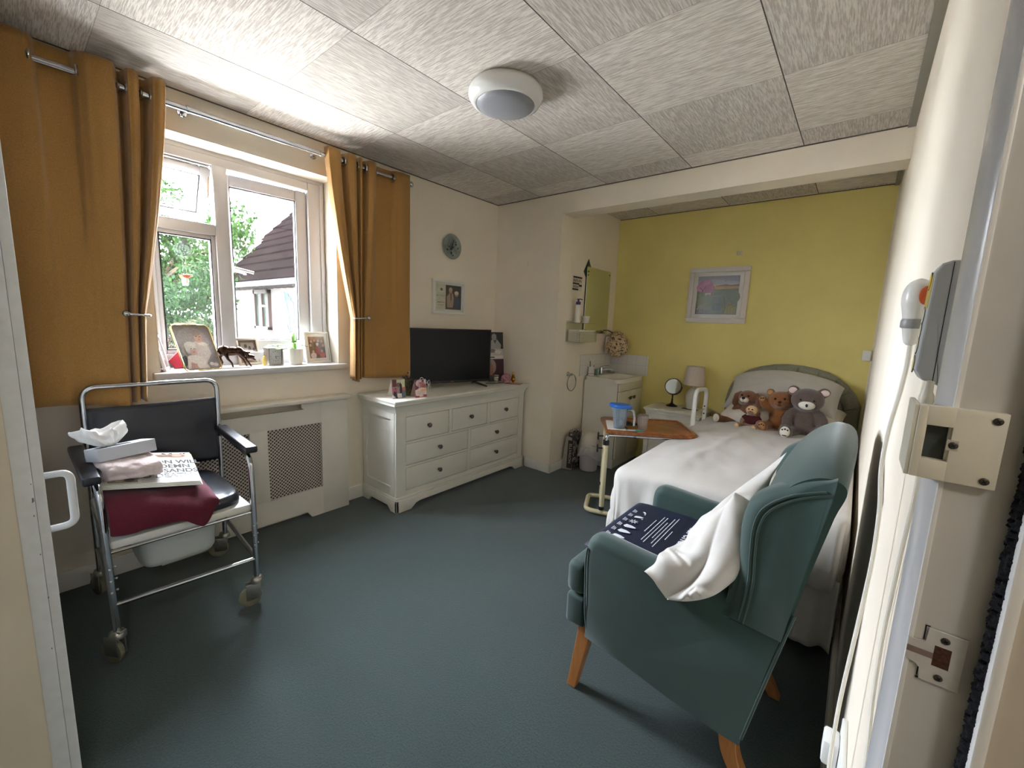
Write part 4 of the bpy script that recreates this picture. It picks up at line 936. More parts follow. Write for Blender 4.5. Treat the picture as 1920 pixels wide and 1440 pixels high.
# carriage clock
ck = thing('carriage_clock', 'small silver carriage clock with pale face beside the orchid pot', 'clock', (-.05, 1.125, SZ))
Mk = frame_at((-.045, 1.078, SZ), 14)
q = MB(mat('#C9C6BE', 0.2, .8)); q.box(0, .100, 0, .008, -.05, .0, bev=.0015, M=Mk); q.box(0, .100, .102, .110, -.05, 0, bev=.0015, M=Mk)
for x in (.002, .090): q.box(x, x + .008, .008, .102, -.048, -.002, M=Mk)
q.tube(fillet([Mk @ V(p) for p in ((.018, .110, -.025), (.018, .126, -.025), (.082, .126, -.025), (.082, .110, -.025))], .008), .002, 6); q.build('case', ck)
q = MB(mat('#AFAFA8', 0.5)); q.box(.012, .088, .008, .102, -.04, -.006, M=Mk); q.build('face', ck, smooth=False)
q = MB(mat('#1E1E1E', 0.5), Mk @ T(.05, .056, -.0055))
for k in range(12):
    a = PI / 6 * k; q.box(-.0012, .0012, .027, .032, 0, .0006, M=Matrix.Rotation(a, 4, 'Z'))
q.box(-.001, .001, 0, .024, 0, .0012, M=Matrix.Rotation(-1.75, 4, 'Z')); q.box(-.0013, .0013, 0, .016, 0, .0012, M=Matrix.Rotation(-2.9, 4, 'Z')); q.build('hands_and_marks', ck, smooth=False)
# orchid
oc = thing('potted_orchid', 'orchid with two green leaves in a white ribbed pot on the sill', 'potted plant', (-.075, 1.250, SZ))
q = MB(mat('#D9D5C6', 0.5, bump=(40, .3, .002)))
q.lathe([(.034, 0), (.037, .004)] + [(.0375 + .0065 * k / 12 + (.0012 if k % 2 else 0), .008 + .088 * k / 12) for k in range(13)] + [(.0455, .100), (.0415, .100), (.040, .085), (.0005, .083)], 30, T(-.075, 1.250, SZ)); q.build('pot', oc)
def leaf(pts, wd, m):
    path = spline(pts, 6); L = len(path); q = MB(m)
    def fn(u, v_):
        k = u * (L - 1); i = min(int(k), L - 2); p = path[i].lerp(path[i+1], k - i)
        t = (path[i+1] - path[i]).normalized(); s_ = t.cross(V((0, 0, 1))); s_ = s_.normalized() if s_.length > .05 else V((0, 1, 0))
        ww = wd * math.sin(PI * min(1, .06 + u * .94)) ** .6 * (1 if u < .98 else .3)
        n = s_.cross(t)
        return p + s_ * (v_ - .5) * 2 * ww - n * .25 * ww * (1 - (2 * v_ - 1) ** 2)
    return q.grid(fn, 18, 5)
m_lf = mat('#5E8A32', 0.4, var=(30, .2)); B_ = V((-.075, 1.250, SZ + .088))
leaf([B_, B_ + V((.005, -.012, .05)), B_ + V((0.0, -.004, .105)), B_ + V((0, -.002, .135))], .020, m_lf).build('leaf', oc, solid=.0012)
leaf([B_, B_ + V((.02, -.04, .022)), B_ + V((.025, -.085, .018)), B_ + V((.03, -.125, .012))], .016, m_lf).build('leaf', oc, solid=.0012)
leaf([B_, B_ + V((-.02, .04, .030)), B_ + V((-.03, .075, .055))], .010, m_lf).build('leaf', oc, solid=.0012)
leaf([B_, B_ + V((-.03, -.06, .035)), B_ + V((-.05, -.13, .03)), B_ + V((-.05, -.17, .015))], .014, mat('#7F9A6A', 0.4)).build('leaf', oc, solid=.0012)
q = MB(mat('#5A5144', 0.7)); q.tube([B_, B_ + V((-.01, -.02, .10)), B_ + V((-.02, -.055, .22))], .0016, 6)
for a in (.3, 1.2, 2.0): q.tube(spline([B_, B_ + V((.01, .03 * math.cos(a), .03)), B_ + V((.01, .055 * math.cos(a) + .02, .02 + .01 * a))], 4), .0015, 5)
q.build('flower_spike', oc)
# suncatcher on the left pane and stained film leaf on the casement
sc_ = thing('suncatcher', 'hanging suncatcher with spiral disc and small bird in the left window light', 'suncatcher', (-.155, .73, 1.44))
q = MB(mat('#9FA9AE', 0.2, .5)); 
q.tube([(-.155, .73 + r0 * math.cos(a), 1.635 + r0 * math.sin(a)) for a, r0 in [(k * .35, .006 + .00065 * k) for k in range(54)]], .0022, 5)
q.lathe([(.012, 0), (.014, .006), (.0005, .010)], 14, T(-.162, .73, 1.67, 0, 0, 90)); q.build('spiral', sc_)
MB(mat('#B9BEC0', 0.4)).tube([(-.155, .73, 1.60), (-.155, .73, 1.50)], .001, 5).build('thread', sc_)
q = MB(mat('#C77A5A', 0.5)); q.ell((-.155, .728, 1.49), (.006, .018, .011)); q.ell((-.155, .745, 1.496), (.006, .012, .005)); q.use(mat('#E4E2DC', 0.5)); q.ell((-.155, .728, 1.465), (.006, .010, .016)); q.ell((-.155, .728, 1.446), .007); q.build('bird', sc_, smooth=True)
fe = thing('window_sticker', 'pale blue feather shaped film with purple edge on the right window pane', 'window sticker', (-.16, 1.285, 1.19))
Mf = Matrix.Translation((-.172, 1.388, 1.075)) @ Matrix.Rotation(math.radians(-5.0), 4, 'Z') @ frame_at((0, 0, 0), 0) @ T(-.135, .115, -.0235)
out = [(.018, 0), (.008, .03), (-.006, .075), (-.004, .105), (-.014, .13), (-.008, .16), (-.015, .20), (-.010, .235), (-.014, .262), (.004, .252), (.014, .255), (.018, .235), (.030, .228), (.033, .205), (.046, .195), (.044, .17), (.052, .15), (.046, .12), (.050, .095), (.040, .065), (.044, .05), (.055, .035), (.036, .03), (.026, .0)]
q = MB(glassy('blue_film', (.72, .88, .95, 1), .02)); q.prism([(x, y) for x, y in out], 0, .0006, Mf); q.build('film', fe, smooth=False)
q = MB(mat('#5A4C9A', 0.5)); q.tube([Mf @ V((x, y, .001)) for x, y in out], .0022, 5, closed=True); q.tube([Mf @ V(p) for p in ((.022, .0, .001), (.016, .12, .001), (-.006, .25, .001))], .0016, 5)
q.tube(spline([Mf @ V(p) for p in ((.022, 0, .001), (.05, .02, .001), (.06, .05, .001))], 4), .0018, 5); q.tube(spline([Mf @ V(p) for p in ((.022, 0, .001), (.0, -.02, .001), (-.01, -.03, .001))], 4), .0018, 5); q.build('outline', fe)
# ================================================================== ALCOVE WITH BASIN
def M_wall(y, z, x=.706): return frame_at((x, y, z), 0)
# green diamond hanging, mirror, notice
q = MB(mat('#2F4A42', 0.35, .2, var=(40, .4))); q.prism([(0, -.105), (.075, -.01), (0, .105), (-.075, -.01)], .002, .008, M_wall(3.512, 1.80), bev=.002)
q.use(mat('#5E7A66', 0.3, .2)); q.prism([(0, -.05), (.035, 0), (0, .05), (-.035, 0)], .008, .012, M_wall(3.512, 1.81), bev=.001)
tag(q.build('wall_ornament'), 'dark green diamond ornament peeping from behind the basin mirror', 'wall ornament')
mi = thing('wall_mirror', 'frameless rectangular mirror above the basin reflecting the yellow wall', 'mirror', (.71, 3.71, 1.235))
MB(mat('#DDE3DC', 0.02, 1.0, name='mirror_silver')).box(.7165, .7215, 3.480, 3.942, 1.237, 1.837, bev=.0012, seg=1).build('glass', mi, smooth=False)
MB(mat('#2A2E2C', 0.6)).box(.706, .7165, 3.482, 3.940, 1.239, 1.835).build('backing', mi, smooth=False)
for y, z in ((3.503, 1.795), (3.503, 1.765), (3.915, 1.805), (3.915, 1.27), (3.503, 1.27)): MB(m_bronze).lathe([(.007, 0), (.007, .003), (.0005, .004)], 14, T(.7215, y, z, 0, 0, 90)).build('screw', mi)
no = thing('wall_notice', 'small notice with dark bars stuck on the wall left of the mirror', 'notice', (.706, 3.34, 1.61))
MB(mat('#D8CFBE', 0.6)).box(0, .17, 0, .125, 0, .0008, M=M_wall(3.258, 1.612)).build('sheet', no, smooth=False)
q = MB(m_dark).art(M_wall(3.258, 1.612, .7069), .17, .125, [('r', .08, .86, .96, .97, '#1F1E1D'), ('r', .06, .42, .70, .53, '#1F1E1D'), ('r', .66, .30, .96, .44, '#1F1E1D'), ('r', .04, .02, .62, .13, '#1F1E1D')] + [('r', .10 + .09 * k, .58 + .05 * (k % 2), .155 + .09 * k, .80 - .04 * (k % 3), c) for k, c in enumerate(('#8A5A50', '#4A4644', '#7A4A44', '#55504C', '#8A6258', '#4E4A48', '#84584E', '#5A5652', '#7A5048'))] + [('r', .08 + .09 * k, .18, .13 + .09 * k, .36 - .03 * (k % 2), '#6A6460') for k in range(6)])
q.build('print', no, smooth=False, recalc=False)
# clear shelf with paper towels
m_acr = glassy('clear_acrylic', (.95, .95, .92, 1), .12, (.9, .88, .8, 1), .12)
sh_ = thing('towel_dispenser', 'clear acrylic shelf and paper towel holder left of the basin mirror', 'dispenser', (.706, 3.33, 1.165))
q = MB(m_acr); q.box(.7065, .710, 3.20, 3.53, 1.165, 1.345); q.box(.7065, .825, 3.22, 3.52, 1.326, 1.330); q.box(.7065, .84, 3.215, 3.515, 1.163, 1.167); q.box(.836, .840, 3.215, 3.515, 1.167, 1.255); q.box(.71, .84, 3.214, 3.217, 1.167, 1.255); q.box(.71, .84, 3.514, 3.517, 1.167, 1.255)
q.build('holder', sh_, smooth=False)
pw = thing('paper_towels', 'stack of white folded paper towels inside the clear holder', 'paper towels', (.77, 3.365, 1.168))
q = MB(mat('#E6E1D6', 0.9, bump=(200, .2, .001))); rr = random.Random(2)
for k in range(9): q.box(.716 + rr.uniform(0, .003), .826 + rr.uniform(-.006, .006), 3.222 + rr.uniform(0, .006), 3.505 + rr.uniform(-.006, .004), 1.168 + .0115 * k, 1.168 + .0115 * k + .0108, bev=.003)
q.build('sheets', pw)
lb = thing('pump_bottle', 'white lotion bottle with navy pump on the clear shelf', 'bottle', (.765, 3.285, 1.3305)); Mb = T(.765, 3.285, 1.3305)
MB(mat('#E2DDD2', 0.35)).lathe([(.0005, 0), (.026, .001), (.027, .006), (.0255, .10), (.0235, .148), (.014, .158), (.0005, .158)], 24, Mb).build('bottle', lb)
q = MB(mat('#1B1C5A', 0.35)); q.lathe([(.020, .156), (.021, .160), (.021, .180), (.008, .184), (.008, .196), (.013, .199), (.013, .207), (.0005, .208)], 20, Mb); q.tube(spline([Mb @ V(p) for p in ((0, 0, .203), (.012, .018, .204), (.02, .032, .200))], 4), .0045, 8); q.build('pump', lb)
tq = thing('cream_tub', 'small white lidded tub on the clear shelf right of the lotion bottle', 'tub', (.79, 3.385, 1.3305)); Mb = T(.79, 3.385, 1.3305)
MB(mat('#D6D4CC', 0.4)).lathe([(.0005, 0), (.029, .001), (.034, .048), (.0005, .05)], 26, Mb).build('cup', tq)
MB(mat('#E4E3DE', 0.35)).lathe([(.037, .048), (.0375, .050), (.0375, .058), (.036, .061), (.0005, .062)], 26, Mb).build('lid', tq)
# printed shower cap bag on a hook
m_flor, nt, b = newmat('floral_print')
tcx = nd(nt, 'ShaderNodeTexCoord').outputs['Object']
vo = nd(nt, 'ShaderNodeTexVoronoi', {'Vector': tcx, 'Scale': 80.0}); vo2 = nd(nt, 'ShaderNodeTexNoise', {'Vector': tcx, 'Scale': 70.0, 'Detail': 2.0})
ra = nd(nt, 'ShaderNodeValToRGB', {'Fac': vo.outputs['Color']}); cr = ra.color_ramp; cr.interpolation = 'CONSTANT'
cr.elements[0].color = hx('#D8BE98'); cr.elements[1].position = .62; cr.elements[1].color = hx('#CDA888')
for p_, c_ in ((.30, '#4A563E'), (.37, '#D9C3A0'), (.50, '#B08A66'), (.72, '#4E5A4E'), (.80, '#DCC9A8')):
    e = cr.elements.new(p_); e.color = hx(c_)
nt.links.new(ra.outputs[0], b.inputs['Base Color']); b.inputs['Roughness'].default_value = .7
bpz = nd(nt, 'ShaderNodeBump', {'Height': vo2.outputs[0], 'Strength': .6, 'Distance': .006}); nt.links.new(bpz.outputs[0], b.inputs['Normal'])
cp = thing('shower_cap', 'beige floral shower cap hanging in the corner above the basin', 'shower cap', (.80, 3.97, 1.02))
def capf(u, v_):
    th = 2 * PI * u; ph = PI * v_
    n = V((math.sin(ph) * math.cos(th), math.sin(ph) * math.sin(th), -math.cos(ph)))
    k = 1 + .10 * noise.noise(n * 2.6) + .05 * noise.noise(n * 7)
    z = n.z * .118; taper = 1 - .28 * max(0, n.z)
    return (.825 + n.x * .118 * k * taper, 3.968 + n.y * .112 * k * taper, 1.135 + z * k * 1.1)
MB(m_flor).grid(capf, 40, 28, cu=True).build('cap', cp)
MB(mat('#2E5A5C', 0.6)).tube(spline([(.722, 3.905, 1.270), (.745, 3.92, 1.268), (.775, 3.945, 1.252), (.80, 3.965, 1.24)], 5), .006, 8).build('hanging_loop', cp)
q = MB(m_chrome); q.tube(fillet([(.7225, 3.905, 1.285), (.7225, 3.905, 1.262), (.738, 3.905, 1.262), (.738, 3.905, 1.278)], .006), .003, 6); tag(q.build('wall_hook'), 'small hook holding the floral shower cap', 'hook')
MB(mat('#C9C6CC', 0.7)).prism([(0, 0), (.03, .01), (.03, .17), (0, .17)], 0, .003, frame_at((.735, 3.90, 1.04), -60)).build('cap_lining', cp)
# towel ring
tr_ = thing('towel_ring', 'chrome towel ring on the alcove side wall below the paper towels', 'towel ring', (.706, 3.285, .80))
MB(m_chrome).lathe([(.022, 0), (.022, .006), (.012, .012), (.010, .04), (.013, .045), (.0005, .048)], 20, T(.706, 3.272, .872, 0, 0, 90)).build('mount', tr_)
MB(m_chrome).tube([(.745, 3.285 + .074 * math.sin(a), .797 + .074 * math.cos(a)) for a in [2*PI*k/40 for k in range(40)]], .0045, 8, closed=True).build('ring', tr_)
# tiles
m_tile, nt, b = newmat('white_tiles'); pz = nd(nt, 'ShaderNodeNewGeometry').outputs['Position']; s3 = nd(nt, 'ShaderNodeSeparateXYZ', {0: pz})
hz_ = nd(nt, 'ShaderNodeMath', {0: s3.outputs[0], 1: s3.outputs[1]}, operation='ADD').outputs[0]
def grout(s_, off, p_): 
    f = nd(nt, 'ShaderNodeMath', {0: nd(nt, 'ShaderNodeMath', {0: nd(nt, 'ShaderNodeMath', {0: s_, 1: off}, operation='ADD').outputs[0], 1: p_}, operation='DIVIDE').outputs[0], 1: 0}, operation='FRACT').outputs[0]
    return nd(nt, 'ShaderNodeMath', {0: f, 1: .02}, operation='LESS_THAN').outputs[0]
gm = nd(nt, 'ShaderNodeMath', {0: grout(hz_, 0.02, .1), 1: grout(s3.outputs[2], -.035, .1)}, operation='MAXIMUM').outputs[0]
mxx = nd(nt, 'ShaderNodeMixRGB', {'Fac': gm, 'Color1': hx('#DEDAD6'), 'Color2': hx('#B9B3AC')}); nt.links.new(mxx.outputs[0], b.inputs['Base Color']); b.inputs['Roughness'].default_value = .18
q = MB(m_tile); q.box(.706, .714, 3.472, 4.095, .838, 1.036, bev=.0015); q.box(.714, 1.113, 4.087, 4.095, .838, 1.036, bev=.0015)
struct(q.build('trim_6'))
# vanity unit
va_ = thing('basin_unit', 'white basin cupboard with two doors in the alcove corner', 'vanity unit', (.89, 3.815, 0))
m_melW = mat('#E2DFD4', 0.4, name='white_melamine'); m_melF = mat('#DCD6BE', 0.4, name='cream_door_laminate')
q = MB(m_melW); q.box(.72, 1.062, 3.560, 3.578, 0, .800); q.box(.72, 1.062, 4.052, 4.070, 0, .800); q.box(.72, .735, 3.578, 4.052, 0.05, .80); q.box(.735, 1.062, 3.578, 4.052, .09, .108); q.build('carcass', va_, smooth=False)
MB(mat('#7A5F44', 0.6)).box(1.062, 1.0665, 3.560, 3.578, .09, .80).build('edge_strip', va_, smooth=False)
MB(m_melF).box(1.040, 1.058, 3.578, 4.070, 0, .088).build('plinth', va_, smooth=False)
MB(m_melF).box(1.066, 1.082, 3.563, 4.068, .728, .798, bev=.0015).build('fascia', va_)
for y0, y1, hy in ((3.563, 3.814, 3.775), (3.818, 4.068, 3.857)):
    d = MB(m_melF).box(1.066, 1.082, y0, y1, .095, .722, bev=.0015).build('door', va_)
    h = MB(m_bronze); h.tube([(1.082, hy - .016, .655), (1.100, hy - .016, .655)], .003, 6); h.tube([(1.082, hy + .016, .655), (1.100, hy + .016, .655)], .003, 6); h.box(1.097, 1.104, hy - .022, hy + .022, .640, .670, bev=.002); h.build('handle', d)
# basin top with an oval bowl
q = MB(mat('#E6E2D8', 0.2, name='cream_basin_acrylic'))
def basin(u, v_):
    th = 2 * PI * u; c, s_ = math.cos(th), math.sin(th)
    ex, ey = math.copysign(abs(c) ** .25, c), math.copysign(abs(s_) ** .25, s_)
    X0, Y0_ = .905, 3.812
    tab = ((0, 1.0, .802, 1), (.10, 1.0, .836, 1), (.16, .985, .839, 1), (.30, .80, .838, .7), (.40, .72, .833, .3), (.60, .62, .78, .1), (.80, .42, .725, 0), (1.0, .001, .715, 0))
    for a, b_ in zip(tab, tab[1:]):
        if v_ <= b_[0] + 1e-9:
            f = (v_ - a[0]) / (b_[0] - a[0]); sc_q = a[1] + (b_[1] - a[1]) * f; z = a[2] + (b_[2] - a[2]) * f; w_ = a[3] + (b_[3] - a[3]) * f; break
    xx = (ex * w_ + c * (1 - w_)); yy = (ey * w_ + s_ * (1 - w_))
    return (X0 + xx * .188 * sc_q + .01 * (1 - w_), Y0_ + yy * .27 * sc_q, z)
q.grid(basin, 64, 30, cu=True); q.build('basin_top', va_)
ta = thing('basin_tap', 'chrome mixer tap at the back of the basin', 'tap', (.775, 3.80, .838)); Mt = T(.765, 3.79, .8385)
q = MB(m_chrome); q.lathe([(.024, 0), (.024, .006), (.019, .010), (.018, .062), (.016, .070), (.0005, .074)], 22, Mt); q.tube(spline([Mt @ V(p) for p in ((0, 0, .04), (.05, .03, .055), (.095, .055, .050))], 5), [.013] * 9 + [.010, .010], 10); q.build('spout', ta)
q = MB(m_chrome); q.tube(spline([Mt @ V(p) for p in ((0, 0, .072), (.02, .015, .088), (.06, .045, .090))], 5), .006, 8, flat=.6); q.build('lever', ta)
tc_ = thing('toothbrush_cup', 'white cup with a dark band holding toothbrushes by the tap', 'cup', (.745, 3.612, .839)); Mt = T(.748, 3.622, .8385)
MB(mat('#DDD9D2', 0.3)).lathe([(.0005, 0), (.030, .001), (.031, .085), (.028, .085), (.027, .006), (.0005, .005)], 26, Mt).build('cup', tc_)
MB(mat('#5A5654', 0.4)).lathe([(.0303, .018), (.0306, .022), (.0307, .022)], 26, Mt, cap=False).build('band', tc_)
for (dx, dy, lean, c1, c2) in ((.0, -.012, -.018, '#3A3A42', '#E6E4E0'), (.006, .01, .012, '#E2E0DC', '#E6E4E0')):
    t = thing('toothbrush', 'dark handled toothbrush in the white cup' if c1 == '#3A3A42' else 'white toothbrush in the white cup', 'toothbrush', (.748 + dx, 3.622 + dy, .845))
    q = MB(mat(c1, .4)); q.tube([Mt @ V((dx, dy, .008)), Mt @ V((dx, dy + lean, .15))], .004, 6); q.build('handle', t)
    q = MB(mat(c2, .7)); q.ell((.748 + dx, 3.622 + dy + lean * 1.1, .8385 + .155), (.008, .009, .016)); q.build('head', t)
q = MB(mat('#B83A3A', .5)).tube([Mt @ V((.012, .012, .02)), Mt @ V((.018, .02, .10))], .004, 6); tag(q.build('red_tube'), 'small red topped tube in the toothbrush cup', 'tube')
gq = MB(glassy('green_plastic', (.55, .75, .65, 1), .08, (.45, .62, .54, 1), .55)); gq.lathe([(.0005, 0), (.024, .001), (.027, .055), (.025, .055), (.022, .004), (.0005, .004)], 22, T(.762, 3.705, .8385)); tag(gq.build('green_beaker'), 'short translucent green beaker beside the tap', 'beaker')
sd = MB(glassy('clear_soap_dish', (.9, .9, .88, 1), .15, (.7, .7, .66, 1), .3)); sd.lathe([(.0005, 0), (.035, .001), (.045, .016), (.042, .016), (.033, .004), (.0005, .004)], 24, T(.775, 3.985, .8385)); tag(sd.build('soap_dish'), 'clear soap dish at the back corner of the basin', 'soap dish')
# swing bin and carrier bag
bn = thing('swing_bin', 'white swing top bin with a loose liner by the basin unit', 'bin', (.905, 3.40, 0)); Mb = T(.905, 3.40, 0)
MB(mat('#C9C1C4', 0.4)).lathe([(.0005, 0), (.076, .002), (.080, .012), (.092, .215), (.0005, .215)], 36, Mb).build('body', bn)
MB(mat('#D2CBBE', 0.4)).lathe([(.095, .222), (.096, .232), (.093, .262), (.080, .305), (.055, .338), (.025, .354), (.0005, .357)], 36, Mb).build('lid', bn)
MB(mat('#4A4640', 0.6)).tube([Mb @ V((.0965 * math.cos(a) * k, .0965 * math.sin(a) * k, z)) for a, k, z in [(-1.1 + .12 * i, .985 - .012 * abs(i - 5) ** 1.2 * .5, .262 - .018 * math.sin(i / 10 * PI)) for i in range(11)]], .0016, 5).build('flap_gap', bn)
def liner(u, v_):
    th = 2 * PI * u; w_ = .004 * math.sin(th * 9 + v_ * 4) + .006 * noise.noise(V((math.cos(th) * 3, math.sin(th) * 3, v_ * 3)))
    z = .232 - (.105 + .035 * math.sin(th * 2 + 1.2)) * v_
    r0 = .0945 + w_ + .016 * v_ * (1 + .8 * math.sin(th - .4))
    return Mb @ V((r0 * math.cos(th), r0 * math.sin(th), z))
MB(mat('#D6CFCB', 0.45)).grid(liner, 72, 10, cu=True).build('liner', bn, solid=.0008)
bg = thing('carrier_bag', 'printed grey paper carrier bag squeezed beside the white bin', 'bag', (.765, 3.34, 0))
m_bagp, nt, b = newmat('bag_print'); tcx = nd(nt, 'ShaderNodeTexCoord').outputs['Object']
mp_ = nd(nt, 'ShaderNodeMapping', {'Vector': tcx, 'Scale': (55, 55, 40)}).outputs[0]; nz = nd(nt, 'ShaderNodeTexVoronoi', {'Vector': mp_, 'Scale': 1.0})
ra = nd(nt, 'ShaderNodeValToRGB', {'Fac': nz.outputs['Color']}); cr = ra.color_ramp; cr.interpolation = 'CONSTANT'; cr.elements[0].color = hx('#8E887E'); cr.elements[1].position = .58; cr.elements[1].color = hx('#3A2C2C')
e = cr.elements.new(.30); e.color = hx('#4A403C')
e = cr.elements.new(.75); e.color = hx('#A39C90'); nt.links.new(ra.outputs[0], b.inputs['Base Color']); b.inputs['Roughness'].default_value = .7
q = MB(m_bagp)
def bagf(u, v_):
    th = 2 * PI * u; c, s_ = math.cos(th), math.sin(th); e_ = .45
    ax, ay = math.copysign(abs(c) ** e_, c), math.copysign(abs(s_) ** e_, s_)
    z = .335 * v_; wv = .007 * noise.noise(V((c * 2, s_ * 2, v_ * 4)))
    return (.765 + (.040 - .012 * v_ + wv) * ax + .012 * v_, 3.345 + (.095 + wv - .01 * v_) * ay + .01 * v_, z + .012 * math.sin(th * 3) * v_)
q.grid(bagf, 44, 16, cu=True); q.build('bag', bg, solid=.001)
MB(mat('#9C9488', 0.7)).prism([(-.052, .004), (.05, .004), (.03, .30), (-.028, .315)], 0, .002, frame_at((.772, 3.242, 0), -80, 3)).build('side_gusset', bg)
q = MB(mat('#2A2020', .6)); Mt = frame_at((.785, 3.236, .16), -80, 3)
q.box(-.008, .040, -.135, .12, .0022, .003, M=Mt); q.use(mat('#A9A296', .6)); q.text('ELLVASON', .036, Mt @ T(.016, .0, .0036) @ Matrix.Rotation(-PI / 2, 4, 'Z'), 0, 'CENTER', 1.05, .0005); q.build('lettering', bg, smooth=False, recalc=False)
for k in (0, 1): MB(mat('#8A8276', .7)).tube(spline([(.755, 3.30 + .05 * k, .325), (.745, 3.31 + .05 * k, .352), (.78, 3.37 + .03 * k, .358), (.80, 3.39, .33)], 5), .0025, 5).build('handle', bg)
# ================================================================== FAR WALL
picture_frame('landscape_picture', 'white framed print of a pink blossom tree and meadow on the yellow wall', frame_at((1.434, 4.0945, 1.375), -90), .488, .482, .042, .022, mat('#D9D2CC', 0.5), 
  [('r', 0, 0, 1, 1, '#66704E'), ('r', 0, .70, 1, 1, '#A9A4B0'), ('p', [(0, .86), (.4, .92), (1, .84), (1, 1), (0, 1)], '#8F8E9E'), ('p', [(.3, .72), (1, .72), (1, .80), (.6, .79), (.3, .75)], '#C3B4A8'), ('p', [(.45, .75), (.7, .785), (.8, .76), (1, .78), (1, .72), (.45, .72)], '#6E6A66'), ('p', [(.36, .64), (1, .66), (1, .73), (.4, .73)], '#B98E58'), ('p', [(0, .60), (.5, .63), (1, .60), (1, .67), (.5, .65), (0, .68)], '#50593C'), ('r', .64, .30, .67, .62, '#3C4434'), ('e', .80, .45, .25, .20, '#5F6B4A'), ('e', .20, .74, .19, .17, '#A8638C'), ('e', .10, .70, .12, .12, '#B8709A'), ('e', .30, .68, .13, .11, '#A05A82'), ('e', .22, .84, .10, .07, '#BC7EA4'),
   ('p', [(.13, .46), (.16, .46), (.155, .62), (.22, .74), (.20, .74), (.14, .64), (.06, .72), (.05, .71), (.125, .62)], '#2E2420'), ('p', [(.20, .56), (.34, .57), (.36, .54), (.35, .48), (.33, .48), (.32, .52), (.25, .52), (.24, .47), (.22, .47), (.21, .52)], '#D2CCC0'), ('p', [(.35, .58), (.38, .56), (.40, .50), (.38, .48), (.35, .52)], '#B06A5E'), ('r', .42, .50, .58, .58, '#48523C'), ('r', .40, .34, .60, .46, '#3F4836'), ('r', .42, .10, .62, .28, '#434B39'), ('p', [(.66, .03), (.72, .2), (.66, .45), (.69, .45), (.75, .2), (.71, .03)], '#3A4032'), ('e', .68, .86, .012, .012, '#2A2A2E'), ('p', [(0, .0), (.06, .0), (.02, .3), (0, .3)], '#3C3A3A'), ('r', 0, 0, .35, .12, '#4E4650')] +
  [('p', [(x, .02), (x + .008, .02), (x + .02, h_), (x + .014, h_)], c) for x, h_, c in [(.04 + .035 * k, .16 + .10 * ((k * 37) % 5) / 5, ('#B9B7A0', '#8C9A7C', '#D0CDB8')[k % 3]) for k in range(9)] + [(.72 + .025 * k, .14 + .16 * ((k * 53) % 7) / 7, ('#B9A24A', '#C8B25C', '#8C8A4C')[k % 3]) for k in range(10)]] + [('e', .05 + .033 * k, .14 + .11 * ((k * 37) % 5) / 5, .02, .018, '#C9C8BC') for k in range(9)] + [('e', .72 + .026 * k, .15 + .16 * ((k * 53) % 7) / 7, .016, .014, '#C4A848') for k in range(10)], mount='#E4E0D8', mw=.034, cat='picture', bev=.006)
q = MB(mat('#D8D2C8', 0.4)); Mh = frame_at((1.817, 4.0945, 1.965), -90)
for s_ in (-1, 1):
    q.ell((s_ * .012, 0, .003), (.010, .020, .004), Mh, 12, 8); q.tube(spline([Mh @ V(p) for p in ((s_ * .012, .006, .005), (s_ * .012, -.008, .014), (s_ * .012, -.016, .009))], 4), .004, 6)
tag(q.build('adhesive_hook'), 'small double white adhesive hook on the yellow wall above the picture', 'hook')
sw = thing('wall_sensor', 'small white plastic box at the right end of the yellow wall', 'wall box', (2.745, 4.05, 1.135))
MB(m_plasW).box(2.715, 2.7645, 4.055, 4.0945, 1.135, 1.210, bev=.006).build('housing', sw)
q = MB(mat('#D9D2C2', .5)).ell((0.373, 3.0495, 1.822), (.006, .003, .028)); tag(q.build('wall_blemish'), 'pale filled scratch on the cream nib wall', 'wall mark')
# ================================================================== BEDSIDE CABINET, LAMP, MIRROR
m_bed = mat('#E2DED2', 0.28, name='ivory_lacquer')
bs = thing('bedside_cabinet', 'ivory bedside cabinet between the bed and the basin unit', 'bedside cabinet', (1.50, 3.91, 0))
q = MB(m_bed); q.box(1.252, 1.748, 3.712, 4.085, .584, .602, bev=.004); q.box(1.262, 1.740, 3.724, 4.08, .572, .585, bev=.004); q.box(1.268, 1.736, 3.730, 4.08, .552, .573, bev=.006); q.build('top', bs)
q = MB(m_bed); q.box(1.272, 1.732, 3.745, 4.078, .05, .553); q.box(1.272, 1.312, 3.734, 3.746, 0, .553); q.box(1.692, 1.732, 3.734, 3.746, 0, .553); q.box(1.312, 1.692, 3.734, 3.746, .515, .553); q.box(1.312, 1.692, 3.734, 3.746, .05, .10); q.box(1.312, 1.692, 3.734, 3.746, .385, .40); q.build('body', bs, smooth=False)
d = MB(m_bed).box(1.3145, 1.6895, 3.737, 3.747, .4025, .5125, bev=.001).build('drawer', bs)
MB(m_bronze).lathe([(.006, 0), (.006, .012), (.013, .018), (.012, .024), (.0005, .026)], 18, T(1.50, 3.737, .455, 0, 90)).build('knob', d)
for x0, x1 in ((1.3145, 1.500), (1.504, 1.6895)):
    d = MB(m_bed).box(x0, x1, 3.737, 3.747, .1025, .3825, bev=.001).build('door', bs)
vm = thing('vanity_mirror', 'round swivel vanity mirror on the bedside cabinet', 'mirror', (1.42, 3.965, .602)); Mv = T(1.42, 3.965, .602)
m_dkb = mat('#3A2C24', 0.3, .8)
MB(m_dkb).lathe([(.0005, 0), (.050, .001), (.052, .006), (.030, .016), (.012, .026), (.007, .05), (.009, .06), (.006, .07), (.006, .105), (.0005, .108)], 28, Mv).build('stand', vm)
MB(m_dkb).tube([Mv @ V((.078 * math.sin(a), .0, .185 - .078 * math.cos(a))) for a in [-1.65 + k * .11 for k in range(31)]], .0035, 6).build('yoke', vm)
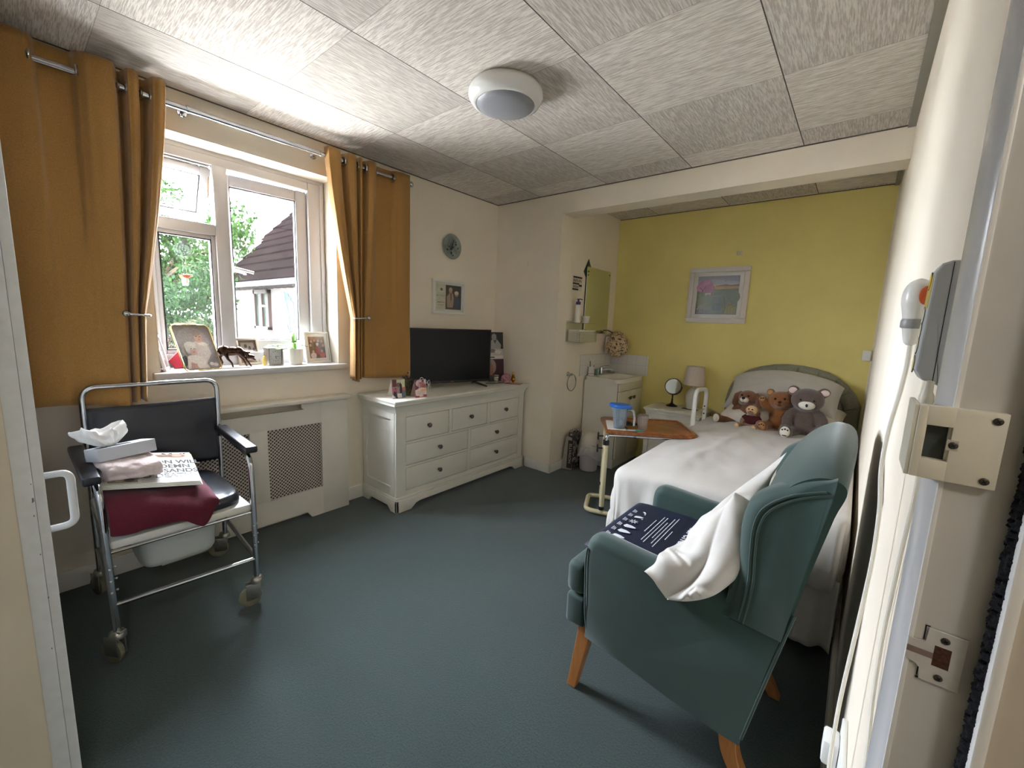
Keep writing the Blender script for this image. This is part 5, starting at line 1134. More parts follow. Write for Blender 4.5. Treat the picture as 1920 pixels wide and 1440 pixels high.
Mm = frame_at((1.42, 3.958, .787), -82, 12)
MB(m_bronze).tube([Mm @ V((.071 * math.cos(a), .071 * math.sin(a), 0)) for a in [2*PI*k/40 for k in range(40)]], .005, 8, closed=True).build('rim', vm)
MB(mat('#DDE3DC', 0.02, 1.0, name='mirror_silver')).lathe([(.0705, -.002), (.0705, .001)], 40, Mm).build('glass', vm, ang=20)
lm = thing('table_lamp', 'bedside lamp with pale grey base and beige drum shade', 'table lamp', (1.600, 3.965, .602)); Ml = T(1.600, 3.965, .602)
MB(mat('#CFCBBC', 0.4, var=(30, .05), bump=(60, .2, .002))).lathe([(.0005, .004), (.045, .005), (.055, .05), (.062, .11), (.058, .145), (.035, .180), (.014, .195), (.012, .225), (.0005, .226)], 32, Ml).build('base', lm)
MB(mat('#CDBFB2', 0.9, bump=(500, .3, .001))).lathe([(.090, .222), (.0895, .223), (.072, .385), (.0715, .386)], 40, Ml, cap=False).build('lamp_shade', lm, solid=.002)
MB(mat('#E2DED2', .4)).tube(spline([(1.65, 3.99, .607), (1.70, 3.98, .606), (1.725, 3.93, .607), (1.735, 3.87, .608)], 5), .003, 6).build('cord', lm)
tag(MB(m_black).box(-.065, .065, -.022, .022, 0, .004, bev=.001, M=T(1.59, 3.935, .6021, -8)).build('remote_tray'), 'flat black tray under the bedside lamp', 'tray')
# ================================================================== BED
bd = thing('bed', 'single bed with grey quilted headboard and white pleated valance along the right wall', 'bed', (2.30, 3.1, 0))
q = MB(mat('#C9C3B8', .8)); q.box(1.86, 2.755, 2.12, 4.03, .07, .33, bev=.02); q.build('divan_base', bd)
for x, y in ((1.92, 2.20), (2.69, 2.20), (1.92, 3.9), (2.69, 3.9)): MB(m_black).tube([(x, y, 0), (x, y, .08)], .025, 12).build('leg', bd)
MB(mat('#DAD5CB', .8)).box(1.85, 2.758, 2.12, 4.03, .33, .545, bev=.04, seg=4).build('mattress', bd)
m_head = mat('#8C8A7A', 0.9, var=(160, .22), bump=(300, .5, .002), name='grey_chenille')
hp = [(1.845, .36), (1.845, .72), (1.858, .80), (1.885, .875), (1.935, .945), (2.00, .995), (2.08, 1.030), (2.17, 1.055), (2.27, 1.066), (2.37, 1.062), (2.46, 1.048), (2.54, 1.025), (2.61, .985), (2.67, .935), (2.72, .870), (2.755, .79), (2.758, .36)]
MB(m_head).prism([(-x, z) for x, z in hp], .0, .035, frame_at((0, 4.092, 0), -90) @ Matrix.Scale(-1, 4, V((1, 0, 0))), bev=.01).build('headboard', bd)
arcp = hp[1:-1]; ap = spline([V((x, 0, z)) for x, z in arcp], 5); La = len(ap)
def border(u, v_):
    k = u * (La - 1); i = min(int(k), La - 2); p = ap[i].lerp(ap[i+1], k - i); t = (ap[min(i+1, La-1)] - ap[i]).normalized(); n = V((-t.z, 0, t.x)) * -1
    seg = abs(math.sin(PI * u * 9)); b_ = .030 * math.sin(PI * min(1, max(0, v_))) ** .5 * (.45 + .55 * seg ** .35)
    c = p + n * (.002 + .105 * v_); return (c.x, 4.058 - b_, c.z)
MB(m_head).grid(border, 181, 14).build('headboard_border', bd)
def inner(u, v_):
    a = PI * (1 - u); x = 2.302 + .345 * math.cos(a); zt = .70 + .255 * math.sin(a) ** .7; z = .40 + (zt - .40) * v_
    return (x, 4.055 - .022 * (math.sin(PI * u) * math.sin(PI * min(1, v_ * .5 + .5))) ** .5, z)
MB(m_head).grid(inner, 40, 14).build('headboard_panel', bd)
# valance
def pleat(p0, p1, n, amp, z0, z1, seed):
    q = MB(mat('#D6D2CB', .85, bump=(200, .1, .001))); p0, p1 = V(p0), V(p1); L = (p1 - p0); nn = V((L.y, -L.x, 0)).normalized()
    def fn(u, v_):
        k = v_ ** .7; w_ = amp * k * (math.sin(u * n * 2 * PI) + .6 * math.sin(u * n * 3.7 * PI + seed)) + .012 * k
        z = z1 + (z0 - z1) * v_ + .010 * noise.noise(V((u * 6, seed, 0))) * v_
        return p0 + L * u + nn * w_ + V((0, 0, z))
    return q.grid(fn, n * 14 + 1, 14)
pleat((1.835, 2.095, 0), (2.748, 2.095, 0), 7, .016, .045, .345, 1.3).build('valance', bd, solid=.002)
pleat((1.835, 4.02, 0), (1.835, 2.095, 0), 13, .012, .045, .345, 2.1).build('valance', bd, solid=.002)
# duvet
X0, X1, Yf, Yh, TZ = 1.815, 2.732, 2.145, 3.80, .585
def duv(u, v_):
    s_ = -.31 + (X1 - X0 + .31 + .30) * u; t_ = -.31 + (Yh - Yf + .31) * v_
    W_ = X1 - X0
    dx = min(0, s_); ex = max(0, s_ - W_); dy = min(0, t_)
    d = math.hypot(math.hypot(dx, ex), dy)
    bx = X0 + min(max(s_, 0), W_); by = Yf + max(t_, 0)
    R_ = .055
    if d > 0:
        dirx, diry = (dx + ex) / d, dy / d
        a = d / R_
        if a < PI / 2: out, dr_ = R_ * math.sin(a), R_ * (1 - math.cos(a))
        else:
            ov = d - R_ * PI / 2; out, dr_ = R_ + ov * (.07 if ex == 0 else -.02), R_ + ov
        k = min(1, dr_ / .25)
        w_ = .034 * k * noise.noise(V((s_ * 9 if dy < 0 else t_ * 7, 1.7, dr_ * 2))) + .016 * k * noise.noise(V((s_ * 22 if dy < 0 else t_ * 19, 4.2, dr_ * 3)))
        if ex > 0: out = min(out, .012); w_ *= .05
        out += w_
        lift = .085 * (math.exp(-((s_ - .34) / .24) ** 2)) * (max(0, -t_) / .31) ** 1.5 if dx == 0 and ex == 0 else 0
        p = V((bx + dirx * out, by + diry * out, TZ - dr_ * (1 if ex == 0 else 1.0) + lift))
        if d > .40: p.z += (d - .40) * .75
    else:
        p = V((bx, by, TZ))
    ins = max(0, min(1, min(s_, W_ - s_, t_ + .02) / .12))
    cx_ = (s_ / W_ - .5)
    p.z += (.030 * (1 - (2 * cx_) ** 2) + .016 * noise.noise(V((s_ * 3, t_ * 3, 0))) + .010 * noise.noise(V((s_ * 9, t_ * 5, 3))) + .005 * noise.noise(V((s_ * 16 + t_ * 5, t_ * 9, 8)))) * ins
    p.z += .012 * math.exp(-((s_ - .22 - t_ * .10) / .03) ** 2) * ins * max(0, min(1, t_))       # long soft crease
    p.z += .006 * max(0, min(1, (t_ - 1.1) / .5))
    if s_ < .25: p.z -= .02 * (1 - max(0, s_) / .25) * max(0, min(1, 1 - t_ / 1.2))
    return p
tag(MB(m_cotton).grid(duv, 120, 120).build('duvet', sub=1, solid=.016), 'white duvet spread over the bed and hanging over its foot', 'duvet', kind=None)
def pillow(M_, w_, h_, t_, seed, m=m_cotton, power=.42, sag=0.0, droop=None):
    q = MB(m); N = 26
    def top(sgn):
        def fn(u, v_):
            a, b_ = 2 * u - 1, 2 * v_ - 1
            pull = 1 - .06 * (1 - a * a) * 0 
            x = a * w_ / 2 * (1 - .07 * (1 - abs(a) ** 3) * 0 - .05 * (1 - b_ * b_) * abs(a) ** 6 * -1 * 0) * (1 - .05 * (1 - abs(b_) ** 2))
            y = b_ * h_ / 2 * (1 - .07 * (1 - abs(a) ** 2))
            th = t_ / 2 * (max(0, 1 - a ** 4) * max(0, 1 - b_ ** 4)) ** power
            n = noise.noise(V((a * 2.4 + seed, b_ * 2.4, sgn))) * .014 + noise.noise(V((a * 6 + seed, b_ * 5, sgn * 2))) * .006
            p = V((x, y, sgn * th + n * (1 - max(abs(a), abs(b_)) ** 4) - sag * (a * a)))
            if droop: p = droop(p, a, b_)
            return M_ @ p
        return fn
    q.grid(top(1), N, N); q.grid(top(-1), N, N); bmesh.ops.remove_doubles(q.bm, verts=q.bm.verts, dist=.0006)
    return q
tag(pillow(T(2.295, 3.80, .690, 0, 12), .80, .44, .15, 1.0, mat('#DAD3C6', .85, bump=(300, .1, .001))).build('pillow', sub=1), 'beige lower pillow lying on the mattress under the white pillow', 'pillow', 'pillows on the bed')
tag(pillow(T(2.275, 3.905, .880, -2, 42), .76, .36, .17, 4.0, droop=lambda p, a, b_: p + V((0, -.085 * a * a, -.02 * a * a))).build('pillow', sub=1), 'white upper pillow leaning against the grey headboard', 'pillow', 'pillows on the bed')
# bed rail
q = MB(mat('#E6E6E4', .3, name='white_powder_coat')); 
br = thing('bed_rail', 'white tubular grab rail at the left side of the bed', 'bed rail', (1.785, 3.5, .3))
q.tube(fillet([(1.785, 3.36, .34), (1.785, 3.37, .862), (1.785, 3.665, .842), (1.785, 3.665, .34)], [0, .07, .07, 0]), .0155, 14); q.build('hoop', br)
MB(mat('#C9C7C0', .4)).tube([(1.785, 3.368, .67), (1.785, 3.665, .68)], .004, 6).build('cross_wire', br)
q = MB(m_black)
for z in (.70, .64): q.ell((1.785, 3.650, z), .006, None, 8, 6)
q.build('button', br)
# ---------------------------------------------------------------- soft toys
def fur(c, nm): return mat(c, .95, var=(160, .22), bump=(420, .7, .004), sheen=.5, name=nm)
def toy(name, label, cat, o, rz, S, body, light, dark, kind, clothing=None, legs=((-1, 1, 0), (1, 1, 0)), arm_up=None, headtilt=0.0):
    t = thing(name, label, cat, o, rz, 'soft toys on the bed')
    M_ = T(0, 0, 0) @ Matrix.Scale(S, 4); q = MB(body, M_)
    q.ell((0, .02, .30), (.20, .17, .29)); q.ell((0, -.04, .22), (.19, .15, .20))
    Hm = T(0, -.03, .70, 0, -6, headtilt)
    HM = M_ @ Hm
    hr = {'bear': (.235, .20, .20), 'koala': (.255, .21, .215), 'dog': (.205, .19, .185), 'doll': (.20, .18, .19)}[kind]
    q.M = M_ @ Hm; q.ell((0, 0, 0), hr)
    if kind in ('bear', 'doll'):
        q.ell((0, -.14, -.06), (.12, .10, .09))
    for s_ in (-1, 1):
        if kind in ('bear', 'koala'): 
            q.ell((s_ * (.19 if kind == 'bear' else .225), .02, .17 if kind == 'bear' else .16), (.085, .045, .085) if kind == 'bear' else (.095, .05, .085))
        elif kind == 'dog': q.tube([(s_ * .16, .02, .12), (s_ * .26, .0, .03), (s_ * .28, -.02, -.14)], [.05, .075, .07], 10); q.ell((s_ * .28, -.02, -.16), (.075, .05, .08))
        else: q.ell((s_ * .20, .02, .02), (.06, .03, .07))
    if kind == 'dog': q.ell((0, -.14, -.05), (.11, .10, .09))
    q.M = M_
    for s_ in (-1, 1):
        if arm_up == s_: pts = [(s_ * .15, 0, .48), (s_ * .27, -.06, .56), (s_ * .33, -.10, .70)]
        else: pts = [(s_ * .15, 0, .48), (s_ * .25, -.06, .36), (s_ * .26, -.16, .22)]
        q.tube(spline(pts, 4), [.085, .09, .09, .09, .09, .09, .085, .08, .08], 12); q.ell(pts[-1], .085)
    for (s_, ln, sp_) in legs:
        pts = [(s_ * .12, -.05, .13), (s_ * (.20 + sp_), -.24 * ln, .11), (s_ * (.22 + sp_ * 1.8), -.38 * ln, .12)]
        q.tube(spline(pts, 4), [.12, .12, .115, .11, .11, .10, .10, .10, .10], 12); q.ell((pts[-1][0], pts[-1][1] - .02, pts[-1][2] + .03), (.105, .075, .125))
    q.build('body', t, local=True, voxel=.011 * S / .36 * .6, soften=4)
    # face
    if kind == 'koala':
        q = MB(light, HM); q.ell((0, -.16, -.085), (.125, .075, .082)); q.build('muzzle', t, local=True, props={'label': 'white muzzle'})
        q = MB(mat('#0E0D10', .35), HM); q.ell((0, -.234, -.09), (.020, .014, .030)); q.build('nose', t, local=True)
    elif kind == 'dog':
        q = MB(light, HM); q.ell((-.03, -.175, -.05), (.07, .08, .065)); q.ell((.03, -.175, -.05), (.07, .08, .065)); q.build('muzzle', t, local=True, props={'label': 'cream muzzle'})
        q = MB(mat('#0E0B0A', .3), HM); q.ell((0, -.245, -.01), (.042, .025, .032)); q.box(-.004, .004, -.262, -.24, -.07, -.03); q.build('nose', t, local=True)
    else:
        if kind == 'bear':
            q = MB(mat('#1A0F0A', .3), HM); q.ell((0, -.235, -.035), (.036, .020, .026)); q.box(-.004, .004, -.243, -.22, -.10, -.05); q.box(-.035, .035, -.236, -.21, -.108, -.098); q.build('nose', t, local=True)
        else:
            q = MB(light, HM); q.ell((0, -.085, .02), (.185, .135, .175)); q.build('face', t, local=True, props={'label': 'pale fluffy face'})
            q = MB(mat('#2A1C16', .4), HM); q.ell((0, -.228, -.02), (.02, .015, .016)); q.box(-.05, .05, -.222, -.2, -.075, -.066); q.build('nose', t, local=True)
    for s_ in (-1, 1):
        ex = {'bear': .085, 'koala': .095, 'dog': .075, 'doll': .055}[kind]; ey = {'bear': -.180, 'koala': -.185, 'dog': -.165, 'doll': -.222}[kind]; ez = {'bear': .035, 'koala': .0, 'dog': .05, 'doll': .05}[kind]
        MB(mat('#0A0808', .15), HM).ell((s_ * ex, ey, ez), .024 if kind != 'koala' else .018, None, 12, 8).build('eye', t, local=True)
        if kind == 'koala': MB(mat('#D9C2BA', .9), HM).ell((s_ * .235, -.022, .155), (.066, .018, .058)).build('inner_ear', t, local=True, props={'label': 'pale pink inner ear'})
        elif kind == 'bear': MB(light, HM).ell((s_ * .195, -.018, .172), (.058, .015, .058)).build('inner_ear', t, local=True)
    for (s_, ln, sp_) in legs:
        c = (s_ * (.22 + sp_ * 1.8), -.38 * ln - .075, .15)
        q = MB(light, M_); q.ell(c, (.078, .035, .10)); o = q.build('paw_pad', t, local=True, props={'label': 'pale sole pad'})
        if kind in ('koala', 'bear'):
            q = MB(dark, M_)
            for dx, dz, rx in ((-.04, .04, .014), (0, .055, .016), (.04, .04, .014)): q.ell((c[0] + dx, c[1] - .030, c[2] + dz), (rx, .012, .015), None, 8, 6)
            if kind == 'koala': q.ell((c[0], c[1] - .026, c[2] - .06), (.04, .014, .010), None, 10, 6)
            q.build('toe_spots', o, local=True)
    if arm_up: 
        q = MB(light, M_); q.ell((arm_up * .335, -.165, .71), (.055, .022, .058)); o = q.build('paw_pad', t, local=True)
        q = MB(dark, M_); q.ell((arm_up * .335 - .018, -.187, .72), (.013, .008, .018), None, 8, 6); q.ell((arm_up * .335 + .018, -.187, .725), (.013, .008, .018), None, 8, 6); q.build('toe_spots', o, local=True)
    if clothing:
        q = MB(clothing, M_); q.ell((0, .0, .33), (.235, .215, .225))
        for s_ in (-1, 1): q.tube([(s_ * .15, 0, .46), (s_ * .26, -.06, .36)], [.12, .11], 12)
        q.build('jumper', t, local=True, voxel=.006, soften=2, props={'label': 'maroon jumper'})
    return t
BZ = .602
m_dk = mat('#1C1614', .6)
toy('teddy_bear', 'large grey brown teddy bear with white muzzle, rightmost on the bed', 'soft toy', (2.462, 3.58, BZ - .012), 3, .385, fur('#5A4B43', 'grey_brown_fur'), mat('#E2DCD0', .9, bump=(300, .4, .003)), m_dk, 'koala', legs=((-1, 1, .02), (1, 1.0, .12)))
toy('teddy_bear', 'tan teddy bear with raised paw between the dog and the grey bear', 'soft toy', (2.302, 3.63, BZ - .008), 2, .335, fur('#8C5626', 'tan_fur'), mat('#B98A5C', .9), m_dk, 'bear', arm_up=-1, legs=((-1, 1, .02), (1, 1, -.03)), headtilt=-6)
toy('toy_dog', 'brown floppy eared toy dog with cream muzzle, leftmost on the bed', 'soft toy', (2.090, 3.66, BZ - .010), -14, .315, fur('#7A4E30', 'brown_fur'), mat('#E0D6C6', .9, bump=(300, .3, .003)), m_dk, 'dog', legs=((-1, 1, .16), (1, .7, -.04)))
toy('toy_monkey', 'small monkey in a maroon jumper sitting in front of the toy dog', 'soft toy', (2.150, 3.52, BZ - .004), -8, .205, fur('#8F6A52', 'monkey_fur'), mat('#D9B488', .95, bump=(200, .6, .004)), m_dk, 'doll', clothing=mat('#4A0E16', .9, bump=(200, .4, .002)), legs=((-1, 1, .06), (1, 1, .0)))

# ================================================================== OVERBED TABLE
ot = thing('overbed_table', 'wood topped overbed table on a cream tubular stand beside the bed', 'overbed table', (1.42, 2.72, 0))
m_wood, nt, b = newmat('orange_wood_laminate'); tcx = nd(nt, 'ShaderNodeTexCoord').outputs['Object']
AN = 33.7
mp_ = nd(nt, 'ShaderNodeMapping', {'Vector': tcx, 'Rotation': (0, 0, math.radians(-AN)), 'Scale': (3, 40, 10)}).outputs[0]
nz = nd(nt, 'ShaderNodeTexNoise', {'Vector': mp_, 'Scale': 1.6, 'Detail': 6.0}); ra = nd(nt, 'ShaderNodeValToRGB', {'Fac': nz.outputs[0]})
ra.color_ramp.elements[0].position = .3; ra.color_ramp.elements[1].position = .7; ra.color_ramp.elements[0].color = hx('#6E3A18'); ra.color_ramp.elements[1].color = hx('#A8652F')
nt.links.new(ra.outputs[0], b.inputs['Base Color']); b.inputs['Roughness'].default_value = .3
MO = T(1.458, 2.603, .592, AN); LW, WW = .60, .47
def rrect(x0, x1, y0, y1, r, n=6): return [(cx + r * math.cos(math.radians(a + k * 90 / n)), cy + r * math.sin(math.radians(a + k * 90 / n))) for cx, cy, a in ((x1 - r, y0 + r, -90), (x1 - r, y1 - r, 0), (x0 + r, y1 - r, 90), (x0 + r, y0 + r, 180)) for k in range(n + 1)]
q = MB(m_wood); q.prism(rrect(0, LW, 0, WW, .045), 0, .019, MO, bev=.003); tt = q.build('table_top', ot)
q = MB(m_wood)
q.tube(fillet([MO @ V(p) for p in ((.20, .016, .021), (LW - .016, .016, .021), (LW - .016, WW - .016, .021), (.20, WW - .016, .021))], .02), .0055, 8)
q.build('lip', tt)
m_crm = mat('#D8CEA8', .35, name='cream_enamel')
ptop = MO @ V((.02, .04, 0)); 
q = MB(m_crm); q.tube([(1.452, 2.612, .045), (1.452, 2.612, .53)], .017, 16); q.tube([(1.315, 2.862, .045), (1.315, 2.862, .57)], .012, 12); q.build('post', ot)
q = MB(m_crm)
q.tube(fillet([(2.05, 2.80, .030), (1.452, 2.612, .030), (1.345, 2.580, .030), (1.235, 2.825, .030), (1.315, 2.862, .030), (1.95, 3.06, .030)], [0, .02, .06, .06, .02, 0], 6), .0155, 14); q.tube([(1.452, 2.612, .03), (1.452, 2.612, .05)], .02, 14)
q.build('base_loop', ot)
q = MB(m_black); q.lathe([(.019, 0), (.019, .03)], 18, T(1.452, 2.612, .045)); q.lathe([(.0205, 0), (.0205, .032)], 18, T(1.452, 2.612, .515)); q.lathe([(.014, 0), (.014, .025)], 14, T(1.315, 2.862, .12)); q.build('collar', ot)
p1, p2 = MO @ V((.10, .035, -.012)), MO @ V((.55, .035, -.012))
q = MB(m_chrome); q.tube(fillet([(1.452, 2.612, .53), (1.452, 2.612, .582), p1, p2], [0, .035, .03, 0], 6), .0115, 12); q.tube([MO @ V((.10, .30, -.010)), MO @ V((.55, .30, -.010))], .010, 10); q.build('support_arm', ot)
q = MB(m_crm); q.tube([(1.315, 2.862, .56), MO @ V((.10, .30, -.010))], .010, 10); q.build('brace', ot)
q = MB(m_black); q.box(.18, .20, .024, .046, -.024, -.001, M=MO); q.build('clip', ot)
for z in (.575, .49):
    q = MB(m_black); q.tube([(1.436, 2.600, z), (1.412, 2.582, z)], .005, 8); q.box(-.004, .004, -.012, .012, -.026, .026, bev=.003, M=T(1.408, 2.579, z, 40)); q.build('knob', ot)
# on the table
TT = .6112
nk = MB(mat('#E9E5DE', .9, bump=(160, .2, .001)))
A_, B_, D_ = V((1.431, 2.664, TT)), V((1.540, 2.728, TT)), V((1.300, 2.920, TT))
for k in range(3): nk.prism([(0, 0), (.127 - .004 * k, .0 + .003 * k), (.122, .27 - .01 * k), (.004 * k, .272)], .0012 * k, .0012 * k + .0012, T(A_.x, A_.y, TT, 30))
tag(nk.build('napkin', smooth=False), 'folded white napkin under the blue lidded jug', 'napkin')
Nz = TT + .0037
jg = thing('water_jug', 'clear water jug with blue lid on the overbed table', 'jug', (1.478, 2.745, Nz)); Mj = T(1.478, 2.745, Nz, 0)
m_jug = glassy('clear_jug', (.80, .87, .93, 1), .14, (.62, .68, .74, 1), .18)
jq = MB(m_jug)
def jugf(u, v_):
    th = 2 * PI * u; z = .002 + .150 * v_; r0 = .040 + .014 * v_ + .004 * v_ ** 3
    sp_ = max(0, math.cos(th - PI)) ** 6 * .022 * max(0, (v_ - .6) / .4) ** 1.6
    return Mj @ V(((r0 + sp_) * math.cos(th), r0 * math.sin(th), z))
jq.grid(jugf, 44, 18, cu=True); jq.lathe([(.0005, .002), (.040, .002)], 44, Mj, cap=False); jq.build('body', jg, solid=.0016)
wq = MB(glassy('water', (.82, .88, .92, 1), .1, (.55, .6, .64, 1), .15)); wq.lathe([(.0005, .005), (.0385, .005), (.0425, .048), (.0005, .048)], 36, Mj); wq.build('water', jg)
q = MB(mat('#1F63B8', .3, name='blue_plastic'))
def lidf(u, v_):
    th = 2 * PI * u; sp_ = max(0, math.cos(th - PI)) ** 6 * .026 + max(0, math.cos(th)) ** 8 * .018
    tab = ((0, 1.0, .146), (.35, 1.02, .152), (.55, 1.02, .160), (.75, .93, .169), (1, .001, .172))
    for a, b_ in zip(tab, tab[1:]):
        if v_ <= b_[0] + 1e-9: f = (v_ - a[0]) / (b_[0] - a[0]); k = a[1] + (b_[1] - a[1]) * f; z = a[2] + (b_[2] - a[2]) * f; break
    return Mj @ V(((.0595 + sp_) * k * math.cos(th), .0595 * k * math.sin(th), z))
q.grid(lidf, 44, 12, cu=True); q.build('lid', jg)
hq = MB(glassy('jug_handle', (.85, .90, .93, 1), .15, (.72, .76, .78, 1), .4)); hq.tube(fillet([Mj @ V(p) for p in ((.056, 0, .138), (.093, .0, .140), (.105, .0, .095), (.104, 0, .035))], .02), .009, 10, flat=.7); hq.build('handle', jg)
gl = thing('glasses_case', 'dark crumpled spectacle case behind the tumbler on the overbed table', 'spectacle case', (1.505, 2.875, TT)); Mg_ = T(1.505, 2.880, TT, 50)
q = MB(mat('#17100E', .5, bump=(60, .6, .003))); q.ell((0, 0, .010), (.058, .024, .012), Mg_); q.ell((-.02, .012, .020), (.028, .012, .016), Mg_ @ T(0, 0, 0, 20)); q.build('case', gl, voxel=.003, soften=4)
tag(MB(mat('#8E6634', .6, var=(20, .15))).box(0, .085, 0, .24, 0, .007, bev=.001, M=T(1.545, 2.752, TT, 36)).build('notebook'), 'thin tan notebook lying between the jug and the tumbler', 'notebook')
tm = MB(glassy('clear_tumbler', (.93, .90, .88, 1), .16, (.78, .70, .66, 1), .16))
def tumf(u, v_):
    th = 2 * PI * u; z = .002 + .102 * v_; rb_ = .0014 * (math.cos(th * 14)) * (1 if v_ < .85 else .3) + .0008 * math.cos(v_ * 60)
    return V((1.605 + (.027 + .010 * v_ + rb_) * math.cos(th), 2.835 + (.027 + .010 * v_ + rb_) * math.sin(th), TT + .0072 * 0 + z))
tm.grid(tumf, 84, 26, cu=True); tm.lathe([(.0005, .003), (.027, .003)], 40, T(1.605, 2.835, TT), cap=False)
tag(tm.build('tumbler', solid=.0012, loc=(1.605, 2.835, TT)), 'clear ribbed plastic tumbler on the overbed table', 'tumbler')
pn = thing('pen', 'clear pen with teal end at the front edge of the overbed table', 'pen', (1.59, 2.755, TT))
q = MB(mat('#B9C4C6', .2)); q.tube([(1.548, 2.722, TT + .0052), (1.592, 2.752, TT + .0052)], .005, 8); q.build('barrel', pn)
q = MB(mat('#1F8C92', .3)); q.tube([(1.592, 2.752, TT + .0056), (1.636, 2.782, TT + .0056)], .0056, 8); q.build('grip', pn)
# ================================================================== WING ARMCHAIR
ac = thing('wing_armchair', 'teal green wing back armchair with wooden legs in front of the bed', 'armchair', (2.35, 1.6, 0))
YN, YF = 1.262, 1.938
def XZ(y): return Matrix(((1, 0, 0, 0), (0, 0, 1, y), (0, 1, 0, 0), (0, 0, 0, 1)))   # local x->X, y->Z, z->Y
side = spline([V((x, z, 0)) for x, z in ((2.085, .250), (2.070, .34), (2.063, .45), (2.060, .54), (2.068, .592), (2.092, .617), (2.13, .622), (2.25, .612), (2.40, .602), (2.56, .600), (2.640, .60))], 4)
sidep = [(p.x, p.y) for p in side] + [(2.632, .56), (2.600, .38), (2.572, .188), (2.50, .190), (2.38, .205), (2.22, .232), (2.12, .242)]
for y0, y1 in ((YN, YN + .082), (YF - .082, YF)):
    s_ = MB(m_teal).pad(sidep, y0, y1, .034, [min(1, i / 5) for i in range(36)] + [1 - (i / 5) for i in range(5)] + [0] * 7).build('arm', ac, ang=70)
    yo = y0 - .001 if y0 == YN else y1 + .001
    q = MB(m_teal); path = [V((p.x + .010, yo + (.0045 if y0 == YN else -.0045), p.y - .012 * min(1, max(0, (p.y - .5) / .1)))) for p in side[:16]]; q.tube(path, .0035, 7); q.build('piping', s_)
wing_o = [(2.492, .545), (2.506, .60), (2.514, .66), (2.512, .73), (2.509, .80), (2.514, .85), (2.526, .885), (2.552, .912), (2.585, .935), (2.63, .965), (2.692, .985), (2.690, .94), (2.668, .80), (2.648, .67), (2.632, .545)]
_w = spline([V((a, b, 0)) for a, b in wing_o[:11]], 4); wing_o = [(p.x, p.y) for p in _w] + wing_o[11:]
for y0, y1, sg in ((YN - .012, YN + .095, 1), (YF - .095, YF + .012, -1)):
    s_ = MB(m_teal).pad(wing_o, y0, y1, .040, [min(1, .3 + i / 6) for i in range(33)] + [max(0, 1 - (i + 1) / 8) for i in range(8)] + [0] * 4).build('wing', ac, ang=70)
    yo = y0 + .0005 if sg > 0 else y1 - .0005
    pp = spline([V((x, yo, z)) for x, z in ((2.545, .552), (2.556, .66), (2.553, .74), (2.552, .81), (2.562, .858), (2.585, .890), (2.62, .918), (2.655, .936), (2.686, .948))], 6)
    for off in (0, .011):
        MB(m_teal).tube([p + V((-off, 0, off * .5)) for p in pp], .0032, 7).build('piping', s_)
# backrest with a rolled top
def backf(u, v_):
    th = u  # 0 front bottom .. 1 back bottom round the profile
    prof_ = [(2.46, .42), (2.490, .55), (2.525, .70), (2.560, .84), (2.590, .935), (2.622, .995), (2.664, 1.030), (2.700, 1.022), (2.712, .985), (2.698, .90), (2.672, .76), (2.648, .62), (2.612, .42), (2.572, .20)]
    k = th * (len(prof_) - 1); i = min(int(k), len(prof_) - 2); f = k - i
    P_ = [prof_[max(i-1, 0)], prof_[i], prof_[i+1], prof_[min(i+2, len(prof_)-1)]]
    cr_ = lambda a, b_, c, d_: .5 * ((2*b_) + (c-a)*f + (2*a-5*b_+4*c-d_)*f*f + (3*b_-a-3*c+d_)*f*f*f)
    x, z = cr_(*[p[0] for p in P_]), cr_(*[p[1] for p in P_])
    y = 1.2655 + (1.9345 - 1.2655) * v_
    c = 1 - abs(2 * v_ - 1) ** 3.2
    if z > .9: z = .9 + (z - .9) * (.62 + .46 * c)
    if th < .45: x -= .030 * math.sin(PI * v_) ** .6 * math.sin(PI * min(1, th / .45))
    if th > .5: x += .012 * math.sin(PI * v_)
    return (x, y, z)
q = MB(m_teal).grid(backf, 54, 30)
q.f([r[0] for r in q.g]); q.f([r[-1] for r in q.g]); q.build('backrest', ac, ang=55)
q = MB(m_teal); q.tube([(2.650, 1.2655, .62), (2.612, 1.2655, .42), (2.574, 1.2655, .21)], .005, 7); q.build('seam_piping', ac)
q = MB(m_teal); q.box(2.03, 2.58, 1.335, 1.865, .252, .362, bev=.02, seg=3); q.box(1.990, 2.068, 1.284, 1.916, .250, .364, bev=.014, seg=3); q.build('seat_rail', ac)
def seatf(u, v_):
    th = 2 * PI * u; c, s_ = math.cos(th), math.sin(th); e = .22
    ax, ay = math.copysign(abs(c) ** e, c), math.copysign(abs(s_) ** e, s_)
    tab = ((0, .001, .362), (.12, .93, .362), (.25, 1, .385), (.5, 1.0, .44), (.66, .98, .468), (.8, .90, .482), (1, .001, .492))
    for a, b_ in zip(tab, tab[1:]):
        if v_ <= b_[0] + 1e-9: f = (v_ - a[0]) / (b_[0] - a[0]); k = a[1] + (b_[1] - a[1]) * f; z = a[2] + (b_[2] - a[2]) * f; break
    return (2.265 + .262 * ax * k, 1.600 + .254 * ay * k, z)
q = MB(m_teal).grid(seatf, 56, 24, cu=True); q.box(1.985, 2.062, 1.282, 1.918, .368, .486, bev=.026, seg=4); q.build('seat_cushion', ac, ang=60)
m_leg, nt, b = newmat('beech_leg'); tcx = nd(nt, 'ShaderNodeTexCoord').outputs['Object']
mp_ = nd(nt, 'ShaderNodeMapping', {'Vector': tcx, 'Scale': (60, 60, 4)}).outputs[0]; nz = nd(nt, 'ShaderNodeTexNoise', {'Vector': mp_, 'Scale': 1.5, 'Detail': 5.0}); ra = nd(nt, 'ShaderNodeValToRGB', {'Fac': nz.outputs[0]})
